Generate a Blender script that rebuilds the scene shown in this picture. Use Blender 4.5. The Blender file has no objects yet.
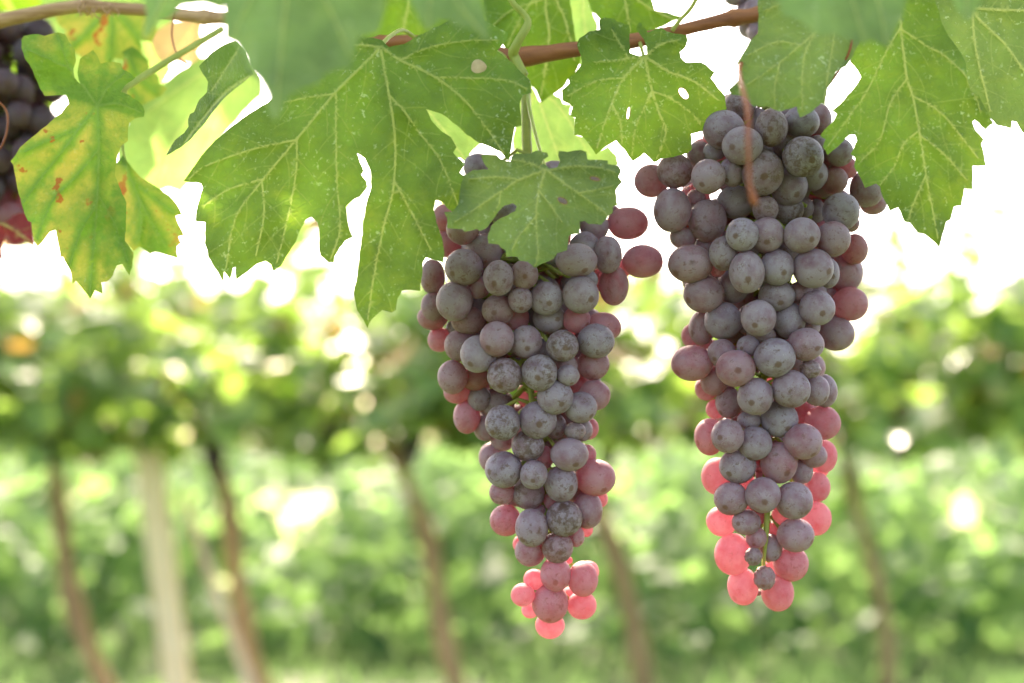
import bpy, bmesh, math, random
import numpy as np
from mathutils import Vector, Matrix, noise as mnoise
from mathutils.geometry import delaunay_2d_cdt
R = math.radians
rnd = random.Random(7)
sc = bpy.context.scene
col = sc.collection

# ------------------------------------------------------------------ camera
CAM_H, PITCH, LENS, FOC = 1.0, R(4.0), 50.0, 0.607
FPX = 1024 * LENS / 36.0
CAM = Vector((0, 0, CAM_H))
FW = Vector((0, math.cos(PITCH), math.sin(PITCH)))
UP = Vector((0, -math.sin(PITCH), math.cos(PITCH)))
RT = Vector((1, 0, 0))
cd = bpy.data.cameras.new('camera')
cam = bpy.data.objects.new('camera', cd)
col.objects.link(cam)
cam.location = CAM
cam.rotation_euler = (R(90) + PITCH, 0, 0)
cd.lens, cd.sensor_width = LENS, 36.0
cd.clip_start, cd.clip_end = 0.02, 2000
cd.dof.use_dof = True
cd.dof.focus_distance = FOC
cd.dof.aperture_fstop = 4.8
cd.dof.aperture_blades = 0
sc.camera = cam

# ------------------------------------------------------------------ light
SUN_EL, SUN_AZ = R(44), R(-8)
w = bpy.data.worlds.new('World')
sc.world = w
w.use_nodes = True
nt = w.node_tree
bg = nt.nodes['Background']
sky = nt.nodes.new('ShaderNodeTexSky')
sky.sky_type = 'NISHITA'
sky.sun_disc = False
sky.sun_elevation = SUN_EL
sky.sun_rotation = SUN_AZ
sky.dust_density = 3.0
sky.air_density = 0.7
sky.ozone_density = 0.5
nt.links.new(sky.outputs[0], bg.inputs[0])
bg.inputs[1].default_value = 0.15
sd = bpy.data.lights.new('sun', 'SUN')
sun = bpy.data.objects.new('sun', sd)
col.objects.link(sun)
sd.energy, sd.angle, sd.color = 3.3, R(0.6), (1.0, 0.93, 0.82)
sdir = Vector((math.sin(SUN_AZ) * math.cos(SUN_EL), math.cos(SUN_AZ) * math.cos(SUN_EL), math.sin(SUN_EL)))
sun.rotation_euler = (-sdir).to_track_quat('-Z', 'Y').to_euler()
sun.location = (0, 4, 6)
sc.view_settings.view_transform = 'Standard'
sc.view_settings.look = 'None'
sc.view_settings.gamma = 1
sc.view_settings.use_curve_mapping = False
sc.view_settings.exposure = 2.72
sc.view_settings.use_white_balance = True
sc.view_settings.white_balance_temperature = 7600
sc.view_settings.white_balance_tint = 15
sc.cycles.use_denoising = True
sc.cycles.max_bounces = 8
sc.cycles.diffuse_bounces = 5
sc.cycles.transmission_bounces = 4
sc.cycles.caustics_reflective = False
sc.cycles.caustics_refractive = False
sc.cycles.sample_clamp_indirect = 6


def at(px, py, d):
    """the point seen at that pixel, d metres along the optical axis"""
    return CAM + FW * d + RT * ((px - 512) / FPX * d) + UP * ((341.5 - py) / FPX * d)


# ------------------------------------------------------------------ object helpers
def tag(o, label=None, cat=None, group=None, kind=None):
    if label: o['label'] = label
    if cat: o['category'] = cat
    if group: o['group'] = group
    if kind: o['kind'] = kind
    return o


def empty(name, loc):
    o = bpy.data.objects.new(name, None)
    o.empty_display_size = 0.02
    o.location = loc
    col.objects.link(o)
    return o


def mesh_obj(name, verts, faces, mat, parent=None, smooth=True, attrs=None, mats=None):
    """verts are world points; a child keeps them relative to its parent"""
    off = parent.matrix_basis.translation.copy() if parent else Vector((0, 0, 0))
    if parent and parent.parent:
        off = off + parent.parent.matrix_basis.translation
    me = bpy.data.meshes.new(name)
    me.from_pydata([tuple(Vector(v) - off) for v in verts], [], faces)
    me.materials.append(mat)
    if smooth:
        me.polygons.foreach_set('use_smooth', [True] * len(me.polygons))
    for nm, (typ, data) in (attrs or {}).items():
        a = me.attributes.new(nm, typ, 'POINT')
        if typ == 'FLOAT':
            a.data.foreach_set('value', data)
        else:
            a.data.foreach_set('vector', [c for v in data for c in v])
    me.update()
    o = bpy.data.objects.new(name, me)
    col.objects.link(o)
    if parent: o.parent = parent
    return o


def catmull(pts, step):
    """smooth polyline through pts (tuples of any size)"""
    if len(pts) < 3:
        P = [pts[0]] + list(pts) + [pts[-1]]
    else:
        P = [pts[0]] + list(pts) + [pts[-1]]
    out = []
    for i in range(1, len(P) - 2):
        a, b, c, d = P[i - 1], P[i], P[i + 1], P[i + 2]
        L = math.dist(b[:2], c[:2]) if len(b) < 4 else math.dist(b[:3], c[:3])
        n = max(2, int(L / step))
        for k in range(n):
            t = k / n
            out.append(tuple(0.5 * (2 * q + (r - p) * t + (2 * p - 5 * q + 4 * r - s) * t * t + (3 * q - p - 3 * r + s) * t ** 3)
                             for p, q, r, s in zip(a, b, c, d)))
    out.append(tuple(P[-2]))
    return out


def tube(pts, rads, seg=8, lump=0.0, seed=0, V=None, F=None):
    """tapered tube through world points; returns verts, faces"""
    V = [] if V is None else V
    F = [] if F is None else F
    base = len(V)
    n = len(pts)
    pts = [Vector(p) for p in pts]
    t0 = (pts[1] - pts[0]).normalized()
    nrm = t0.orthogonal().normalized()
    for i in range(n):
        t = (pts[min(i + 1, n - 1)] - pts[max(i - 1, 0)])
        t = t.normalized() if t.length > 1e-9 else t0
        nrm = (nrm - t * nrm.dot(t)).normalized()
        b = t.cross(nrm)
        for k in range(seg):
            a = 2 * math.pi * k / seg
            r = rads[i]
            if lump:
                r *= 1 + lump * mnoise.noise((math.cos(a) * 1.2 + seed, math.sin(a) * 1.2, i * 0.35))
            V.append(pts[i] + (nrm * math.cos(a) + b * math.sin(a)) * r)
        if i:
            for k in range(seg):
                k2 = (k + 1) % seg
                F.append((base + (i - 1) * seg + k, base + (i - 1) * seg + k2, base + i * seg + k2, base + i * seg + k))
    F.append(tuple(base + k for k in range(seg))[::-1])
    F.append(tuple(base + (n - 1) * seg + k for k in range(seg)))
    return V, F


# ------------------------------------------------------------------ materials
def new_mat(name):
    m = bpy.data.materials.new(name)
    m.use_nodes = True
    m.node_tree.nodes.clear()
    return m, m.node_tree.nodes, m.node_tree.links


def N(ns, typ, **kw):
    n = ns.new(typ)
    for k, v in kw.items():
        if k.startswith('i_'):
            n.inputs[k[2:].replace('_', ' ')].default_value = v
        else:
            setattr(n, k, v)
    return n


def mixc(ns, lk, fac, a, b, blend='MIX'):
    n = ns.new('ShaderNodeMix')
    n.data_type = 'RGBA'
    n.blend_type = blend
    for s, v in ((n.inputs[0], fac), (n.inputs[6], a), (n.inputs[7], b)):
        if hasattr(v, 'is_output'): lk.new(v, s)
        elif isinstance(v, (int, float)): s.default_value = v
        else: s.default_value = (*v, 1)
    return n.outputs[2]


def math_(ns, lk, op, a, b=None, c=None):
    n = ns.new('ShaderNodeMath')
    n.operation = op
    n.use_clamp = False
    for s, v in zip(n.inputs, (a, b, c)):
        if v is None: continue
        if hasattr(v, 'is_output'): lk.new(v, s)
        else: s.default_value = v
    return n.outputs[0]


def ramp(ns, lk, fac, lo, hi, clamp=True):
    n = ns.new('ShaderNodeMapRange')
    n.inputs[1].default_value, n.inputs[2].default_value = lo, hi
    n.clamp = clamp
    lk.new(fac, n.inputs[0])
    return n.outputs[0]


def noise(ns, lk, vec, scale, detail=3, rough=0.55, dist=0.0):
    n = ns.new('ShaderNodeTexNoise')
    n.inputs['Scale'].default_value = scale
    n.inputs['Detail'].default_value = detail
    n.inputs['Roughness'].default_value = rough
    n.inputs['Distortion'].default_value = dist
    lk.new(vec, n.inputs['Vector'])
    return n.outputs[0]


def leaf_mat(name, refl, trans, fac=0.45, vr=(0.30, 0.35, 0.13), vt=(0.62, 0.70, 0.22), yellow=0.0, ycol=(0.40, 0.35, 0.05), rust=0.0, spots=0.5, net=1.0, rough=0.5):
    """a vine leaf: matt green skin that also lets light through; vein net, pale specks, optional yellowing between the veins"""
    m, ns, lk = new_mat(name)
    out = ns.new('ShaderNodeOutputMaterial')
    tc = ns.new('ShaderNodeTexCoord').outputs['Object']
    vd = N(ns, 'ShaderNodeAttribute', attribute_name='vd').outputs['Fac']
    vo = N(ns, 'ShaderNodeTexVoronoi', feature='DISTANCE_TO_EDGE')
    vo.inputs['Scale'].default_value = 330
    warp = ns.new('ShaderNodeTexNoise'); warp.inputs['Scale'].default_value = 180
    lk.new(tc, warp.inputs['Vector'])
    wv = N(ns, 'ShaderNodeVectorMath', operation='MULTIPLY_ADD')
    lk.new(warp.outputs['Color'], wv.inputs[0]); wv.inputs[1].default_value = (.004, .004, .004); lk.new(tc, wv.inputs[2])
    lk.new(wv.outputs[0], vo.inputs['Vector'])
    cell = ramp(ns, lk, vo.outputs[0], 0.0, 0.16)                    # 0 on a small vein
    vo2 = N(ns, 'ShaderNodeTexVoronoi', feature='DISTANCE_TO_EDGE'); vo2.inputs['Scale'].default_value = 95
    lk.new(wv.outputs[0], vo2.inputs['Vector'])
    cell2 = ramp(ns, lk, vo2.outputs[0], 0.0, 0.06)
    big = noise(ns, lk, tc, 28, 4, 0.6)
    mid = noise(ns, lk, tc, 120, 4, 0.65)
    fine = noise(ns, lk, tc, 520, 2, 0.6)
    nearv = ramp(ns, lk, vd, 1.0, 8.0)                               # 0 on a main vein
    dark = tuple(c * 0.50 for c in refl)
    light = tuple(min(1, c * 1.4) for c in refl)
    c = mixc(ns, lk, ramp(ns, lk, big, 0.3, 0.7), dark, light)
    c = mixc(ns, lk, math_(ns, lk, 'MULTIPLY', ramp(ns, lk, mid, 0.48, 0.72), 0.45), c, tuple(x * 1.5 for x in refl))
    t = mixc(ns, lk, ramp(ns, lk, big, 0.3, 0.7), tuple(x * 0.55 for x in trans), tuple(min(1, x * 1.25) for x in trans))
    t = mixc(ns, lk, math_(ns, lk, 'MULTIPLY', ramp(ns, lk, mid, 0.5, 0.75), 0.5), t, (trans[0] * 1.7, trans[1] * 1.15, trans[2]))
    netf = math_(ns, lk, 'MULTIPLY', math_(ns, lk, 'SUBTRACT', 1.0, math_(ns, lk, 'MULTIPLY', cell, cell2)), 0.28 * net)
    c = mixc(ns, lk, netf, c, (refl[0] * 1.7 + .02, refl[1] * 1.45 + .02, refl[2] * 1.4 + .01))
    t = mixc(ns, lk, netf, t, tuple(x * 0.62 for x in trans))
    if yellow > 0:
        yb = noise(ns, lk, tc, 22, 5, 0.65)
        yf = math_(ns, lk, 'MULTIPLY', ramp(ns, lk, yb, 0.62 - 0.3 * yellow, 0.80 - 0.3 * yellow), nearv)
        yf = math_(ns, lk, 'MULTIPLY', yf, ramp(ns, lk, mid, 0.25, 0.55))
        c = mixc(ns, lk, yf, c, ycol)
        t = mixc(ns, lk, yf, t, (0.66, 0.56, 0.10))
    if rust > 0:
        rb = noise(ns, lk, tc, 95, 3, 0.6)
        rz = noise(ns, lk, tc, 17, 2, 0.5)
        rf = math_(ns, lk, 'MULTIPLY', ramp(ns, lk, rb, 0.72 - 0.1 * rust, 0.76 - 0.1 * rust), ramp(ns, lk, rz, 0.45, 0.6))
        rf = math_(ns, lk, 'MULTIPLY', rf, 0.85)
        c = mixc(ns, lk, rf, c, (0.30, 0.07, 0.02))
        t = mixc(ns, lk, rf, t, (0.55, 0.12, 0.02))
    # pale specks and scratches of dried spray
    sp = math_(ns, lk, 'MULTIPLY', ramp(ns, lk, fine, 0.60, 0.70), ramp(ns, lk, noise(ns, lk, tc, 70, 4), 0.42, 0.62))
    sp = math_(ns, lk, 'MULTIPLY', sp, spots)
    c = mixc(ns, lk, sp, c, (0.46, 0.50, 0.36))
    vn = N(ns, 'ShaderNodeAttribute', attribute_name='vein').outputs['Fac']
    c = mixc(ns, lk, math_(ns, lk, 'MULTIPLY', vn, 0.52), c, vr)
    t = mixc(ns, lk, math_(ns, lk, 'MULTIPLY', vn, 0.52), t, vt)
    rim = ramp(ns, lk, math_(ns, lk, 'ADD', N(ns, 'ShaderNodeAttribute', attribute_name='rim').outputs['Fac'], math_(ns, lk, 'MULTIPLY', mid, 1.6)), 2.3, 1.2)
    c = mixc(ns, lk, math_(ns, lk, 'MULTIPLY', rim, 0.8), c, (0.20, 0.12, 0.05))
    t = mixc(ns, lk, math_(ns, lk, 'MULTIPLY', rim, 0.8), t, (0.34, 0.20, 0.06))
    bm = N(ns, 'ShaderNodeBump'); bm.inputs['Strength'].default_value = 0.35; bm.inputs['Distance'].default_value = 0.0008
    lk.new(math_(ns, lk, 'ADD', math_(ns, lk, 'MULTIPLY', math_(ns, lk, 'MULTIPLY', cell, cell2), 0.6), math_(ns, lk, 'MULTIPLY', mid, 1.5)), bm.inputs['Height'])
    df = N(ns, 'ShaderNodeBsdfPrincipled')
    df.inputs['Roughness'].default_value = rough
    df.inputs['Specular IOR Level'].default_value = 0.3
    lk.new(c, df.inputs['Base Color']); lk.new(bm.outputs[0], df.inputs['Normal'])
    tr = ns.new('ShaderNodeBsdfTranslucent')
    lk.new(t, tr.inputs['Color']); lk.new(bm.outputs[0], tr.inputs['Normal'])
    mx = ns.new('ShaderNodeMixShader'); mx.inputs[0].default_value = fac
    lk.new(df.outputs[0], mx.inputs[1]); lk.new(tr.outputs[0], mx.inputs[2])
    lk.new(mx.outputs[0], out.inputs[0])
    return m


def simple_mat(name, c1, c2, scale=30, rough=0.7, bump=0.3, bdist=0.002, trans=0.0, tcol=None, stretch=None, spec=0.3, island=False):
    m, ns, lk = new_mat(name)
    out = ns.new('ShaderNodeOutputMaterial')
    vec = ns.new('ShaderNodeTexCoord').outputs['Object']
    if stretch:
        mp = ns.new('ShaderNodeMapping'); mp.inputs['Scale'].default_value = stretch
        lk.new(vec, mp.inputs[0]); vec = mp.outputs[0]
    n1 = noise(ns, lk, vec, scale, 6, 0.65)
    f = ramp(ns, lk, n1, 0.3, 0.7)
    if island:
        g = ns.new('ShaderNodeNewGeometry')
        f = math_(ns, lk, 'ADD', math_(ns, lk, 'MULTIPLY', f, 0.4), math_(ns, lk, 'MULTIPLY', g.outputs['Random Per Island'], 0.6))
    c = mixc(ns, lk, f, c1, c2)
    b = ns.new('ShaderNodeBsdfPrincipled')
    b.inputs['Roughness'].default_value = rough
    b.inputs['Specular IOR Level'].default_value = spec
    lk.new(c, b.inputs['Base Color'])
    if bump:
        bm = ns.new('ShaderNodeBump'); bm.inputs['Strength'].default_value = bump; bm.inputs['Distance'].default_value = bdist
        lk.new(n1, bm.inputs['Height']); lk.new(bm.outputs[0], b.inputs['Normal'])
    sh = b.outputs[0]
    if trans:
        tr = ns.new('ShaderNodeBsdfTranslucent')
        tcol = tcol or tuple(min(1, x * 2) for x in c2)
        lk.new(mixc(ns, lk, f, tuple(x * 0.7 for x in tcol), tcol), tr.inputs[0])
        mx = ns.new('ShaderNodeMixShader'); mx.inputs[0].default_value = trans
        lk.new(sh, mx.inputs[1]); lk.new(tr.outputs[0], mx.inputs[2]); sh = mx.outputs[0]
    lk.new(sh, out.inputs[0])
    return m


def grape_mat(name, shade_mul=1.0):  # below one, skin and bloom are darkened to stand in for shade
    """grape skin under bloom; per-grape colour: r = pinkness (1 = pink and clear), g = scab, b = brownness"""
    m, ns, lk = new_mat(name)
    out = ns.new('ShaderNodeOutputMaterial')
    oi = ns.new('ShaderNodeObjectInfo')
    sep = ns.new('ShaderNodeSeparateColor'); lk.new(oi.outputs['Color'], sep.inputs[0])
    pink, scab, brown = sep.outputs[0], sep.outputs[1], sep.outputs[2]
    rest = N(ns, 'ShaderNodeAttribute', attribute_name='rest').outputs['Vector']
    rs = N(ns, 'ShaderNodeAttribute', attribute_name='seed').outputs['Vector']
    ad = N(ns, 'ShaderNodeVectorMath', operation='ADD'); lk.new(rest, ad.inputs[0]); lk.new(rs, ad.inputs[1])
    v = ad.outputs[0]
    n1 = noise(ns, lk, v, 1.1, 5, 0.6)
    n2 = noise(ns, lk, v, 3.2, 6, 0.7, 0.4)
    n3 = noise(ns, lk, v, 11, 4, 0.7)
    n4 = noise(ns, lk, v, 26, 2, 0.6)
    skin = mixc(ns, lk, pink, (0.095 * shade_mul, 0.045 * shade_mul, 0.070 * shade_mul), (0.46, 0.13, 0.16))
    bloom = mixc(ns, lk, pink, (0.300 * shade_mul, 0.252 * shade_mul, 0.292 * shade_mul), (0.42, 0.25, 0.28))
    bl = math_(ns, lk, 'ADD', math_(ns, lk, 'MULTIPLY', ramp(ns, lk, n1, 0.24, 0.55), 0.84), math_(ns, lk, 'MULTIPLY', ramp(ns, lk, n2, 0.3, 0.7), 0.16))
    c = mixc(ns, lk, bl, skin, bloom)
    c = mixc(ns, lk, math_(ns, lk, 'MULTIPLY', brown, 0.75), c, mixc(ns, lk, ramp(ns, lk, n2, 0.3, 0.7), (0.16, 0.10, 0.075), (0.30, 0.20, 0.15)))
    # scab patches
    sc_ = ramp(ns, lk, math_(ns, lk, 'ADD', math_(ns, lk, 'ADD', n2, math_(ns, lk, 'MULTIPLY', n3, 0.35)), math_(ns, lk, 'MULTIPLY', scab, 0.12)), 0.77, 0.85)
    sc_ = math_(ns, lk, 'MULTIPLY', sc_, ramp(ns, lk, n3, 0.22, 0.42))
    c = mixc(ns, lk, math_(ns, lk, 'MULTIPLY', sc_, 0.8), c, (0.105, 0.062, 0.042))
    # fine dark pores and pale dusty specks
    c = mixc(ns, lk, math_(ns, lk, 'MULTIPLY', ramp(ns, lk, n4, 0.66, 0.72), 0.16), c, (0.07, 0.04, 0.035))
    dz = noise(ns, lk, v, 30, 2, 0.6)
    dust = math_(ns, lk, 'MULTIPLY', ramp(ns, lk, dz, 0.56, 0.66), ramp(ns, lk, noise(ns, lk, v, 1.9, 3, 0.6), 0.47, 0.66))
    c = mixc(ns, lk, math_(ns, lk, 'MULTIPLY', dust, 0.6 * shade_mul), c, (0.66, 0.59, 0.52))
    big = math_(ns, lk, 'MULTIPLY', ramp(ns, lk, math_(ns, lk, 'ADD', n1, math_(ns, lk, 'MULTIPLY', scab, 0.22)), 0.74, 0.83), ramp(ns, lk, n2, 0.28, 0.5))
    c = mixc(ns, lk, math_(ns, lk, 'MULTIPLY', big, 0.8), c, (0.075, 0.040, 0.026))
    # the small scar at the free end
    sx = ns.new('ShaderNodeSeparateXYZ'); lk.new(rest, sx.inputs[0])
    scar = ramp(ns, lk, math_(ns, lk, 'ADD', sx.outputs[2], math_(ns, lk, 'MULTIPLY', n3, 0.03)), 0.991, 1.003)
    c = mixc(ns, lk, math_(ns, lk, 'MULTIPLY', scar, 0.8), c, (0.13, 0.07, 0.04))
    b = ns.new('ShaderNodeBsdfPrincipled')
    lk.new(c, b.inputs['Base Color'])
    b.inputs['Specular IOR Level'].default_value = 0.35
    lk.new(math_(ns, lk, 'SUBTRACT', math_(ns, lk, 'ADD', 0.40, math_(ns, lk, 'MULTIPLY', bl, 0.22)), math_(ns, lk, 'MULTIPLY', big, 0.2)), b.inputs['Roughness'])
    b.inputs['Sheen Weight'].default_value = 0.06
    b.inputs['Sheen Roughness'].default_value = 0.4
    bm = ns.new('ShaderNodeBump'); bm.inputs['Strength'].default_value = 0.25; bm.inputs['Distance'].default_value = 0.0006
    lk.new(math_(ns, lk, 'ADD', n3, math_(ns, lk, 'MULTIPLY', n2, 1.5)), bm.inputs['Height'])
    lk.new(bm.outputs[0], b.inputs['Normal'])
    tr = ns.new('ShaderNodeBsdfTranslucent')
    lk.new(mixc(ns, lk, pink, (0.80, 0.13, 0.18), mixc(ns, lk, ramp(ns, lk, n1, 0.3, 0.7), (0.85, 0.26, 0.33), (1.0, 0.56, 0.62))), tr.inputs[0])
    b.subsurface_method = 'RANDOM_WALK'
    b.inputs['Subsurface Scale'].default_value = 0.007
    b.inputs['Subsurface Radius'].default_value = (1.0, 0.28, 0.30)
    lk.new(math_(ns, lk, 'MULTIPLY', pink, 0.75), b.inputs['Subsurface Weight'])
    mx = ns.new('ShaderNodeMixShader')
    lk.new(math_(ns, lk, 'MULTIPLY_ADD', pink, 0.40, 0.10), mx.inputs[0])
    lk.new(b.outputs[0], mx.inputs[1]); lk.new(tr.outputs[0], mx.inputs[2])
    lk.new(mx.outputs[0], out.inputs[0])
    return m


M = {}
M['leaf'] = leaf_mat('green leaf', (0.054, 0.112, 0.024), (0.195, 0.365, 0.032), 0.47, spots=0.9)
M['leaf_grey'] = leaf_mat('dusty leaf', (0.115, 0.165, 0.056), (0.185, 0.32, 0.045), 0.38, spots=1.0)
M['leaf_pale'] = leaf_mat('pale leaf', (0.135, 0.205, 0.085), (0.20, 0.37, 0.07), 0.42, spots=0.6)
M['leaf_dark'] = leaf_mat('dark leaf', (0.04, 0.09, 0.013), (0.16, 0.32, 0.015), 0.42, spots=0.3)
M['leaf_fresh'] = leaf_mat('fresh leaf', (0.13, 0.22, 0.05), (0.36, 0.60, 0.14), 0.50, yellow=0.0, spots=0.2)
M['leaf_yellow'] = leaf_mat('yellowing leaf', (0.075, 0.165, 0.03), (0.24, 0.50, 0.04), 0.45, yellow=0.62, rust=1.0, spots=0.3, vr=(0.15, 0.23, 0.06), vt=(0.26, 0.42, 0.08))
M['leaf_peach'] = leaf_mat('peach leaf', (0.42, 0.24, 0.10), (0.85, 0.55, 0.25), 0.5, spots=0.2)
M['leaf_red'] = leaf_mat('red leaf', (0.11, 0.02, 0.025), (0.28, 0.03, 0.03), 0.4, spots=0.2)
M['dry'] = simple_mat('dried leaf tissue', (0.50, 0.33, 0.17), (0.74, 0.55, 0.33), 160, 0.7, 0.1, .0003, trans=0.35, tcol=(0.8, 0.55, 0.25))
M['petiole'] = simple_mat('green stalk', (0.34, 0.39, 0.09), (0.48, 0.51, 0.16), 120, 0.45, 0.1, 0.0005, trans=0.35, tcol=(0.7, 0.75, 0.2), stretch=(1, 1, .2))
M['rachis'] = simple_mat('cluster stem', (0.30, 0.32, 0.07), (0.42, 0.42, 0.12), 150, 0.5, 0.2, 0.0005, trans=0.25, tcol=(0.55, 0.55, 0.08))
M['cane_tan'] = simple_mat('tan woody cane', (0.27, 0.12, 0.05), (0.62, 0.38, 0.21), 420, 0.6, 0.7, 0.001, stretch=(.06, 1, 1))
M['cane'] = simple_mat('reddish cane', (0.19, 0.06, 0.022), (0.38, 0.14, 0.055), 300, 0.5, 0.5, 0.001, stretch=(.12, 1, 1))
M['tendril'] = simple_mat('red tendril', (0.22, 0.05, 0.02), (0.32, 0.09, 0.03), 120, 0.5, 0)
M['grape'] = grape_mat('grape skin')
M['grape_dark'] = grape_mat('grape skin darkened for shade', .18)  # same grape skin, with the shade on the far-left cluster put into its colour
M['bark'] = simple_mat('vine bark', (0.22, 0.135, 0.06), (0.48, 0.31, 0.15), 22, 0.9, 0.9, 0.02, stretch=(1, 1, .25))
M['stake'] = simple_mat('weathered wood', (0.54, 0.42, 0.26), (0.70, 0.58, 0.40), 25, 0.85, 0.4, 0.01, stretch=(1, 1, .15))
M['concrete'] = simple_mat('pale concrete', (0.80, 0.59, 0.29), (0.86, 0.68, 0.38), 18, 0.85, 0.3, 0.01)
M['row_leaf'] = simple_mat('vine row foliage', (0.06, 0.13, 0.055), (0.12, 0.22, 0.10), 3, 0.32, 0, trans=0.58, tcol=(0.40, 0.62, 0.11), island=True, spec=0.5)
M['row_rust'] = simple_mat('vine row autumn foliage', (0.17, 0.10, 0.03), (0.30, 0.20, 0.05), 3, 0.45, 0, trans=0.4, tcol=(0.55, 0.32, 0.08), island=True)
M['tree_leaf'] = simple_mat('tree foliage', (0.045, 0.11, 0.048), (0.085, 0.18, 0.085), 2, 0.55, 0, trans=0.5, tcol=(0.30, 0.52, 0.155), spec=0.25, island=True)
M['grass'] = simple_mat('grass blades', (0.06, 0.12, 0.045), (0.12, 0.19, 0.07), 2, 0.5, 0, trans=0.4, tcol=(0.24, 0.42, 0.14), island=True)
M['ground'] = simple_mat('turf soil', (0.035, 0.065, 0.02), (0.07, 0.10, 0.035), 1.5, 0.95, 0.3, 0.02)
M['road'] = simple_mat('sunlit pale farm track', (0.38, 0.40, 0.16), (0.54, 0.54, 0.28), 1.5, 0.95, 0.2, 0.02)
M['path'] = simple_mat('pale dry earth', (0.10, 0.10, 0.08), (0.24, 0.23, 0.21), 6, 0.95, 0.3, 0.02)

# ------------------------------------------------------------------ setting: ground
def sheet(name, x0, x1, y0, y1, z, mat, nx=24, ny=24, amp=0.0):
    V, F = [], []
    for j in range(ny + 1):
        for i in range(nx + 1):
            x, y = x0 + (x1 - x0) * i / nx, y0 + (y1 - y0) * j / ny
            V.append((x, y, z + amp * mnoise.noise((x * .8, y * .8, 3))))
    for j in range(ny):
        for i in range(nx):
            a = j * (nx + 1) + i
            F.append((a, a + 1, a + nx + 2, a + nx + 1))
    o = mesh_obj(name, V, F, mat)
    o['kind'] = 'structure'
    return o


sheet('ground', -600, 600, -300, 900, 0.0, M['ground'])
sheet('path', -1.75, -.1, 4.2, 6.12, 0.012, M['path'], 120, 8, 0.006)


sheet('road', -60, 60, 9.6, 26, 0.012, M['road'], 60, 12, 0.01)


def leaf_fan(V, F, c, size, nrm, spin, r):
    """one small five-lobed leaf as a folded fan"""
    nrm = nrm.normalized()
    u = nrm.orthogonal().normalized()
    v = nrm.cross(u)
    u, v = u * math.cos(spin) + v * math.sin(spin), v * math.cos(spin) - u * math.sin(spin)
    prof = [(0, -.30), (.34, -.42), (.30, -.18), (.52, .02), (.30, .14), (.30, .36), (0.12, .34), (0, .62),
            (-.12, .34), (-.30, .36), (-.30, .14), (-.52, .02), (-.30, -.18), (-.34, -.42)]
    b = len(V)
    fold = r.uniform(.05, .35)
    V.append(c)
    for x, y in prof:
        V.append(c + (u * x + v * y + nrm * (abs(x) * fold - y * y * .25)) * size)
    n = len(prof)
    for k in range(n):
        F.append((b, b + 1 + k, b + 1 + (k + 1) % n))


# --- grass beyond the row
V, F = [], []
g = random.Random(3)
for i in range(7000):
    y = 5.6 + 6.5 * g.random() ** 1.3
    x = g.uniform(-.48, .48) * y
    h = g.uniform(.04, .12) * (1 + .7 * mnoise.noise((x * 1.5, y * 1.5, 0)))
    a = g.uniform(0, 6.28)
    d = Vector((math.cos(a), math.sin(a), 0))
    p = Vector((x, y, 0))
    lean = Vector((g.uniform(-.5, .5), g.uniform(-.5, .5), 1)) * h
    b = len(V)
    wd = .012
    V += [p - d * wd, p + d * wd, p + lean * .6 + d * wd * .7, p + lean, p + lean * .6 - d * wd * .7]
    F.append((b, b + 1, b + 2, b + 3, b + 4))
tag(mesh_obj('grass', V, F, M['grass']), 'tall sunlit green grass growing beyond the vine row', 'grass', kind='stuff')


# --- undergrowth: a leafy thicket right behind the row
V, F = [], []
for i in range(3500):
    y = 6.35 + 2.6 * g.random() ** 1.2
    x = g.uniform(-.47, .47) * y
    u = 512 + x / y * FPX
    dip = sum(k * math.exp(-((u - c) / q) ** 2) for c, q, k in ((45, 50, .44), (205, 26, .3), (298, 46, .62), (392, 26, .3), (655, 40, .3), (960, 55, .5)))
    top = max(.15, .92 - dip * (.98 + .5 * mnoise.noise((x * 4.1, y * 3.1, 4))) + .16 * mnoise.noise((x * 2.3, y * 1.3, 9)) - .35 * max(0, mnoise.noise((u / 23, 3, 2)) - .1))
    if dip > .2 and g.random() < .12: top += .3
    leaf_fan(V, F, Vector((x, y, .02 + top * g.random() ** .75)), g.uniform(.10, .19), Vector((g.gauss(0, .5), g.gauss(0, .5) - .4, .6)), g.uniform(0, 6.28), g)
tag(mesh_obj('undergrowth', V, F, M['tree_leaf']), 'blurred blue green leafy thicket low behind the vine row', 'undergrowth', kind='stuff')


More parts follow.
